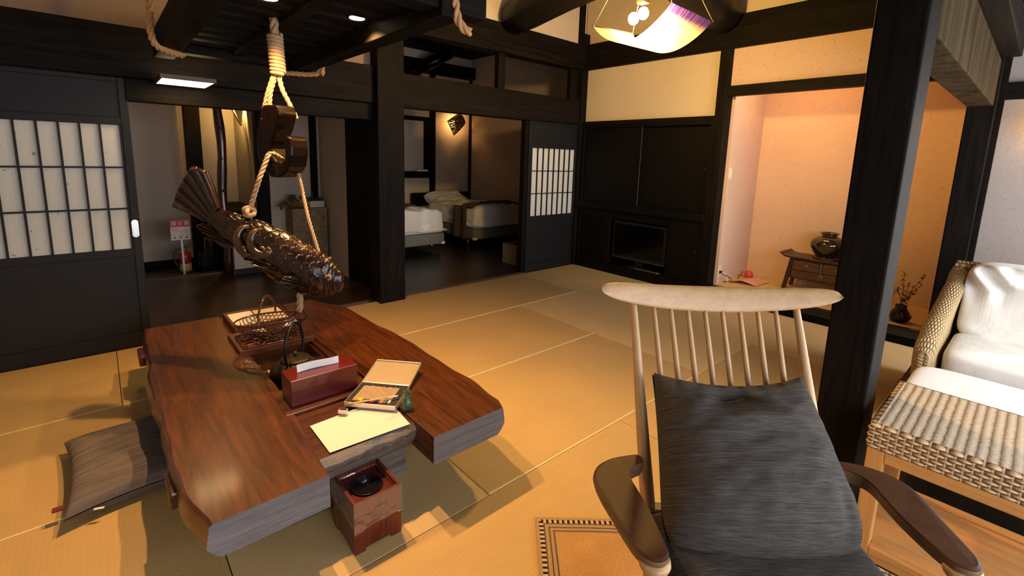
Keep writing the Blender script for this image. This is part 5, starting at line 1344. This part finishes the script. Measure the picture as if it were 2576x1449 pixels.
# ------------------------------------------------------------------ entrance hall things
ex = thing('fire_extinguisher', 'red fire extinguisher standing in the sunken entrance', 'fire extinguisher', (.74, 6.83, -.15))
EP = V(.74, 6.83, -.15)
rm_ = plain('red_enamel', (.36, .02, .018), .25)
MB().lathe([(0, 0), (.055, 0), (.062, .01), (.062, .24), (.055, .275), (.030, .30), (.022, .31), (0, .31)], EP, 26).build('cylinder', rm_, ex)
MB().lathe([(.0625, .06), (.063, .062), (.063, .15), (.0625, .152)], EP, 26).build('label_band', plain('extinguisher_label', (.55, .42, .12), .5), ex)
MB().lathe([(.02, .30), (.02, .33), (.012, .34), (0, .345)], EP, 14).build('valve', plain('brass_valve', (.35, .25, .07), .35, .8), ex)
MB().bar(EP+V(-.02, 0, .345), EP+V(.10, -.02, .36), .018, .006).bar(EP+V(-.01, 0, .36), EP+V(.09, -.02, .395), .018, .006).build('lever', MT['black'], ex)
MB().tube(smooth_path([EP+V(-.02, 0, .33), EP+V(-.09, -.01, .32), EP+V(-.115, -.02, .24), EP+V(-.085, -.03, .12), EP+V(-.07, -.03, .06)], 8), .010, 8).build('hose', MT['blackplastic'], ex)
sg_ = thing('extinguisher_sign', 'small red and white fire extinguisher sign on a white post', 'sign', (.705, 6.72, -.15))
bx('board', plain('sign_white', (.72, .66, .60), .6), .603, .798, 6.675, 6.681, .318, .552, sg_, .002)
bx('red_band', plain('sign_red', (.55, .045, .05), .6), .605, .796, 6.672, 6.675, .478, .550, sg_, 0)
MB().box(.695, .716, 6.682, 6.692, -.15, .40).build('post', MT['white'], sg_, .001)
MB().box(.63, .78, 6.64, 6.735, -.15, -.135).build('foot', MT['white'], sg_, .001)
def text(body, loc, size, mat, parent, name='lettering'):
    c = bpy.data.curves.new(name, 'FONT'); c.body = body; c.size = size; c.align_x = 'CENTER'; c.align_y = 'CENTER'; c.extrude = .0006; c.materials.append(mat)
    t = bpy.data.objects.new(name, c); COL.objects.link(t); bpy.context.view_layer.update()
    me = bpy.data.meshes.new_from_object(t.evaluated_get(bpy.context.evaluated_depsgraph_get())); bpy.data.objects.remove(t)
    o = bpy.data.objects.new(name, me); COL.objects.link(o); o.parent = parent; o.location = Vector(loc)-parent_loc(parent); o.rotation_euler = (PI/2, 0, 0)
    return o
tx1 = text('消 火 器', (.70, 6.6710, .516), .050, MT['white'], sg_); tx1.scale = (1.0, 1.15, 1)
rtx = plain('sign_print_red', (.45, .05, .05), .7)
text('使用法', (.65, 6.6745, .452), .026, rtx, sg_)
ln_ = MB()
for z in (.425, .405, .375):
    for k in range(7):
        if hsh(k, int(z*1000)) > .2: ln_.box(.618+k*.025, .618+k*.025+.017, 6.6738, 6.6750, z, z+.006)
for x in (.64, .70, .76): ln_.box(x-.012, x+.012, 6.6738, 6.675, .340, .352).bar((x-.014, 6.6745, .352), (x+.006, 6.6745, .362), .001, .006)
o = ln_.build('print_marks', rtx, sg_); o['kind'] = 'stuff'
us = thing('umbrella_stand', 'black wire umbrella stand in shadow by the entrance post', 'umbrella stand', (.95, 6.60, -.15))
u_ = MB()
for z in (-.14, .02, .16): u_.tube([(.95+.10*math.cos(t), 6.60+.10*math.sin(t), z) for t in [2*PI*k/24 for k in range(24)]], .006, 6, closed=True)
for k in range(8): u_.tube([(.95+.10*math.cos(k*PI/4), 6.6+.10*math.sin(k*PI/4), -.15), (.95+.10*math.cos(k*PI/4), 6.6+.10*math.sin(k*PI/4), .165)], .005, 6)
u_.box(.87, 1.03, 6.52, 6.68, -.15, -.14); u_.build('cage', MT['blackplastic'], us)
for i, (x, y) in enumerate(((.91, 6.58), (.98, 6.60), (.95, 6.65))):
    um = thing('umbrella', ('leftmost dark umbrella in the entrance stand', 'rightmost dark umbrella in the entrance stand', 'middle dark umbrella in the entrance stand')[i], 'umbrella', (x, y, -.13), 'umbrellas in the stand')
    MB().tube([(x, y, -.13), (x, y, .0), (x+.01, y, .22)], [.006, .028, .012], 10).build('canopy', plain('black_umbrella_cloth', (.008, .008, .009), .8), um)
    MB().tube(smooth_path([(x+.01, y, .22), (x+.012, y, .30), (x+.02+.02*i, y, .335), (x+.05+.02*i, y, .32), (x+.055+.02*i, y, .285)], 6), .007, 8).build('handle', MT['black'] if i else plain('tan_handle', (.2, .12, .05), .4), um)
tag(bx('shoe_cabinet', MT['darkY'], 1.10, 1.455, 6.16, 7.22, -.15, .70, None, .004), 'low dark shoe cabinet in the entrance behind the trunk post', 'cabinet')
pln = thing('stone_plinth', 'rough tan stone plinth standing in the hall corner', 'plinth', (1.84, 5.68, 0))
stn = plain('tan_rough_stone', (.21, .145, .085), .95, nz=.35, nscale=22, bump=.8)
bx('block', stn, 1.645, 1.838, 5.56, 5.81, 0, .755, pln, .004); bx('block', stn, 1.842, 2.035, 5.56, 5.81, 0, .755, pln, .004)
pot = thing('white_planter', 'small white basket planter on the right of the stone plinth', 'planter', (1.95, 5.66, .755))
bx('pot', plain('white_cane_pot', (.55, .48, .38), .8, nz=.3, nscale=90, bump=.8), 1.855, 2.025, 5.60, 5.72, .756, .832, pot, .006)
tuft = MB(); r4 = random.Random(8)
for k in range(60):
    x = r4.uniform(1.86, 2.02); y = r4.uniform(5.61, 5.71); tuft.tube([(x, y, .83), (x+r4.uniform(-.02, .02), y+r4.uniform(-.02, .02), .83+r4.uniform(.01, .05))], .004, 4)
tuft.tube([(1.9, 5.66, .83), (1.905, 5.65, .93)], .006, 6)
o = tuft.build('moss', plain('brown_moss', (.06, .035, .02), .95), pot); o['kind'] = 'stuff'
dp = thing('dried_bouquet', 'bundle of brown dried flowers lying on the left of the stone plinth', 'dried flowers', (1.74, 5.66, .756))
st = MB(); hd = MB()
for k in range(70):
    a = r4.uniform(PI*.75, PI*1.35); l = r4.uniform(.08, .22); x0, y0 = r4.uniform(1.74, 1.80), r4.uniform(5.60, 5.72)
    e = V(x0+math.cos(a)*l, y0-.02*r4.random(), .77+.10*r4.random()-.25*max(0, l-.13)); st.tube(smooth_path([(x0, y0, .765), (x0+math.cos(a)*l*.5, y0, .80+.06*r4.random()), e], 3), .0025, 4)
    if k % 2: hd.ball(e, r4.uniform(.010, .022), 6, (1, 1, .7))
for k in range(14): hd.ball((1.71+r4.uniform(-.05, .06), 5.64+r4.uniform(-.03, .03), .85+r4.uniform(-.03, .05)), r4.uniform(.018, .03), 7)
o = st.build('stems', plain('dry_straw_stem', (.26, .13, .04), .9), dp); o['kind'] = 'stuff'
o = hd.build('flower_heads', plain('dark_dried_head', (.065, .028, .016), .95, nz=.4), dp); o['kind'] = 'stuff'
# ------------------------------------------------------------------ bedroom things
def bed(x0, x1, y0, y1, label, runner, seed):
    b = thing('bed', label, 'bed', ((x0+x1)/2, (y0+y1)/2, 0))
    bm_ = plain('taupe_bed_base', (.17, .16, .13), .95, nz=.1)
    bx('base', bm_, x0, x1, y0, y1, .115, .285, b, .03)
    bx('mattress', linen_s, x0+.01, x1-.01, y0+.01, y1, .285, .455, b, .04)
    for x in (x0+.07, x1-.07):
        for y in (y0+.25, y1-.2): MB().lathe([(.018, 0), (.014, .115)], (x, y, 0), 10).build('leg', MT['steel'], b)
    for x in (x0, x1):
        cx = x+(.028 if x == x0 else -.028)
        MB().box(cx-.034, cx+.034, y0-.006, y0+.055, .112, .155).build('corner_guard', MT['white'], b, .012)
    W_, L_ = x1-x0, y1-y0
    def duv(u, v):
        a = (u-.5)*2
        x = lerp(x0-.02, x1+.02, u); y = lerp(y0-.06, y1-.55, v)
        puff = .16*max(0, (1-abs(a)**4)*(1-(2*v-1)**8))**.35
        z = .455+puff*(.75+.5*vn(u*3+seed, v*4))+.06*(vn(u*6+seed, v*9)-.5)+.035*(vn(u*15+seed+4*v, v*13)-.5)
        if abs(a) > .93 or v < .045: z = .455-.06-.08*vn(u*7+seed, v*9+1)
        return (x+.02*(vn(v*9, seed)-.5), y+.03*(vn(u*8, seed+2)-.5), z)
    MB().grid(duv, 70, 70, (2, 2)).build('duvet', linen_s, b)
    if runner:
        rm2 = plain('brown_bed_runner', (.10, .065, .030), .9, nz=.2)
        def run(u, v):
            y = lerp(y0+(.14 if x0 > 4 else .42), y0+(.50 if x0 > 4 else .80), v); a = u*3
            if a < 1 and x0 > 4: x, z = x0-.05-.015*math.sin(v*9), lerp(.10+.03*vn(v*5, 1), .62, a)
            else: x = lerp(x0-.05, x1, max(0, a-1)/2); z = duv(min(1, max(0, (x-x0)/W_)), (y-y0+.06)/(L_-.49))[2]+.012 if x > x0+.05 else .62
            return (x, y, max(z, .0)+(.005))
        MB().grid(run, 60, 16).build('runner', rm2, b)
    cushion(b, 'pillow', ((x0+x1)/2-.08, y1-.40, .56), (1, 0, 0), (0, 1, .35), (0, -.35, 1), .40, .27, .15, linen_s, wr=.03, seed=seed)
    bx('headboard', MT['darkX'], x0+.06, x1-.02, y1, y1+.045, .0, .70, b, .006)
    return b
bed(2.46, 3.82, 5.72, 7.70, 'white bed nearest the central pillar in the bedroom', True, 1)
b2 = bed(4.35, 5.72, 5.70, 7.70, 'white bed with a brown runner against the bedroom right wall', True, 5)
sc2 = thing('straw_basket', 'square straw basket on the bedroom floor by the sliding door', 'basket', (4.2, 4.53, 0))
MT['straw'] = cane('plaited_straw', (.62, .42, .20), (.25, .14, .05))
bandgrid(4.06, 4.34, 4.40, 4.68, .0, .265, 56, 13, 'body', sc2, MT['straw'])
bx('bottom', plain('straw_bottom', (.2, .12, .05), .9), 4.065, 4.335, 4.405, 4.675, .0, .02, sc2, 0)
bx('filling', plain('basket_filling', (.02, .025, .015), .9), 4.065, 4.335, 4.405, 4.675, .15, .23, sc2, .01)
MB().tube([(4.06, 4.40, .265), (4.34, 4.40, .265), (4.34, 4.68, .265), (4.06, 4.68, .265)], .009, 8, closed=True).build('rim', plain('green_straw_rim', (.22, .19, .05), .8), sc2)
tag(bx('tissue_pack', MT['tissue'], 4.55, 4.78, 7.74, 7.79, 1.10, 1.135, None, .008), 'small dark and white pack on the bedroom sill', 'box')
tg = thing('red_twig', 'red twig ornament hanging by the bedroom niche', 'twig', (3.36, 7.835, 1.3))
MB().tube(smooth_path([(3.33, 7.835, 1.45), (3.37, 7.835, 1.38), (3.345, 7.835, 1.30), (3.37, 7.835, 1.22)], 6), .006, 6).tube([(3.36, 7.835, 1.38), (3.41, 7.835, 1.36), (3.42, 7.835, 1.31)], .005, 6).build('stem', plain('red_stem', (.22, .03, .03), .6), tg)
bb_ = MB()
for p in ((3.42, 7.835, 1.30), (3.375, 7.835, 1.21), (3.40, 7.835, 1.365)): bb_.ball(p, .018, 8)
bb_.build('berries', plain('red_berry', (.25, .03, .03), .4), tg)
# ------------------------------------------------------------------ light: the room's lamps and daylight through the veranda windows
for x, y in DL:
    l = light('SPOT', 'downlight_lamp', (x, y, RZ+.070), 118, WARM, spot_size=math.radians(132), spot_blend=.8, shadow_soft_size=.012)
light('AREA', 'box_lamp_light', (.50, 3.83, 1.815), 2.2, WARM2, shape='RECTANGLE', size=.28, size_y=.18)
l = light('AREA', 'alcove_lamp_light', (5.02, 1.62, 2.45), 11, (1, .47, .12), shape='RECTANGLE', size=.8, size_y=.12)
aim(l, (5.55, 1.62, .6))
for x in (1.62, 2.97, 4.3):
    l = light('AREA', 'window_daylight', (x-.0, -1.40, 1.12), (42 if x < 4 else 92), DAY, shape='RECTANGLE', size=1.28, size_y=1.5)
    l.rotation_euler = (PI/2, 0, 0); l.rotation_euler = (math.radians(90), 0, math.radians(0))
    aim(l, (x, 3, .9))
l = light('AREA', 'window_daylight', (.27, -1.40, 1.12), 36, DAY, shape='RECTANGLE', size=1.28, size_y=1.5); aim(l, (.27, 3, .9))
wd = bpy.data.worlds.new('world'); SC.world = wd; wd.use_nodes = True
wd.node_tree.nodes['Background'].inputs[0].default_value = (.9, .95, 1, 1); wd.node_tree.nodes['Background'].inputs[1].default_value = .35
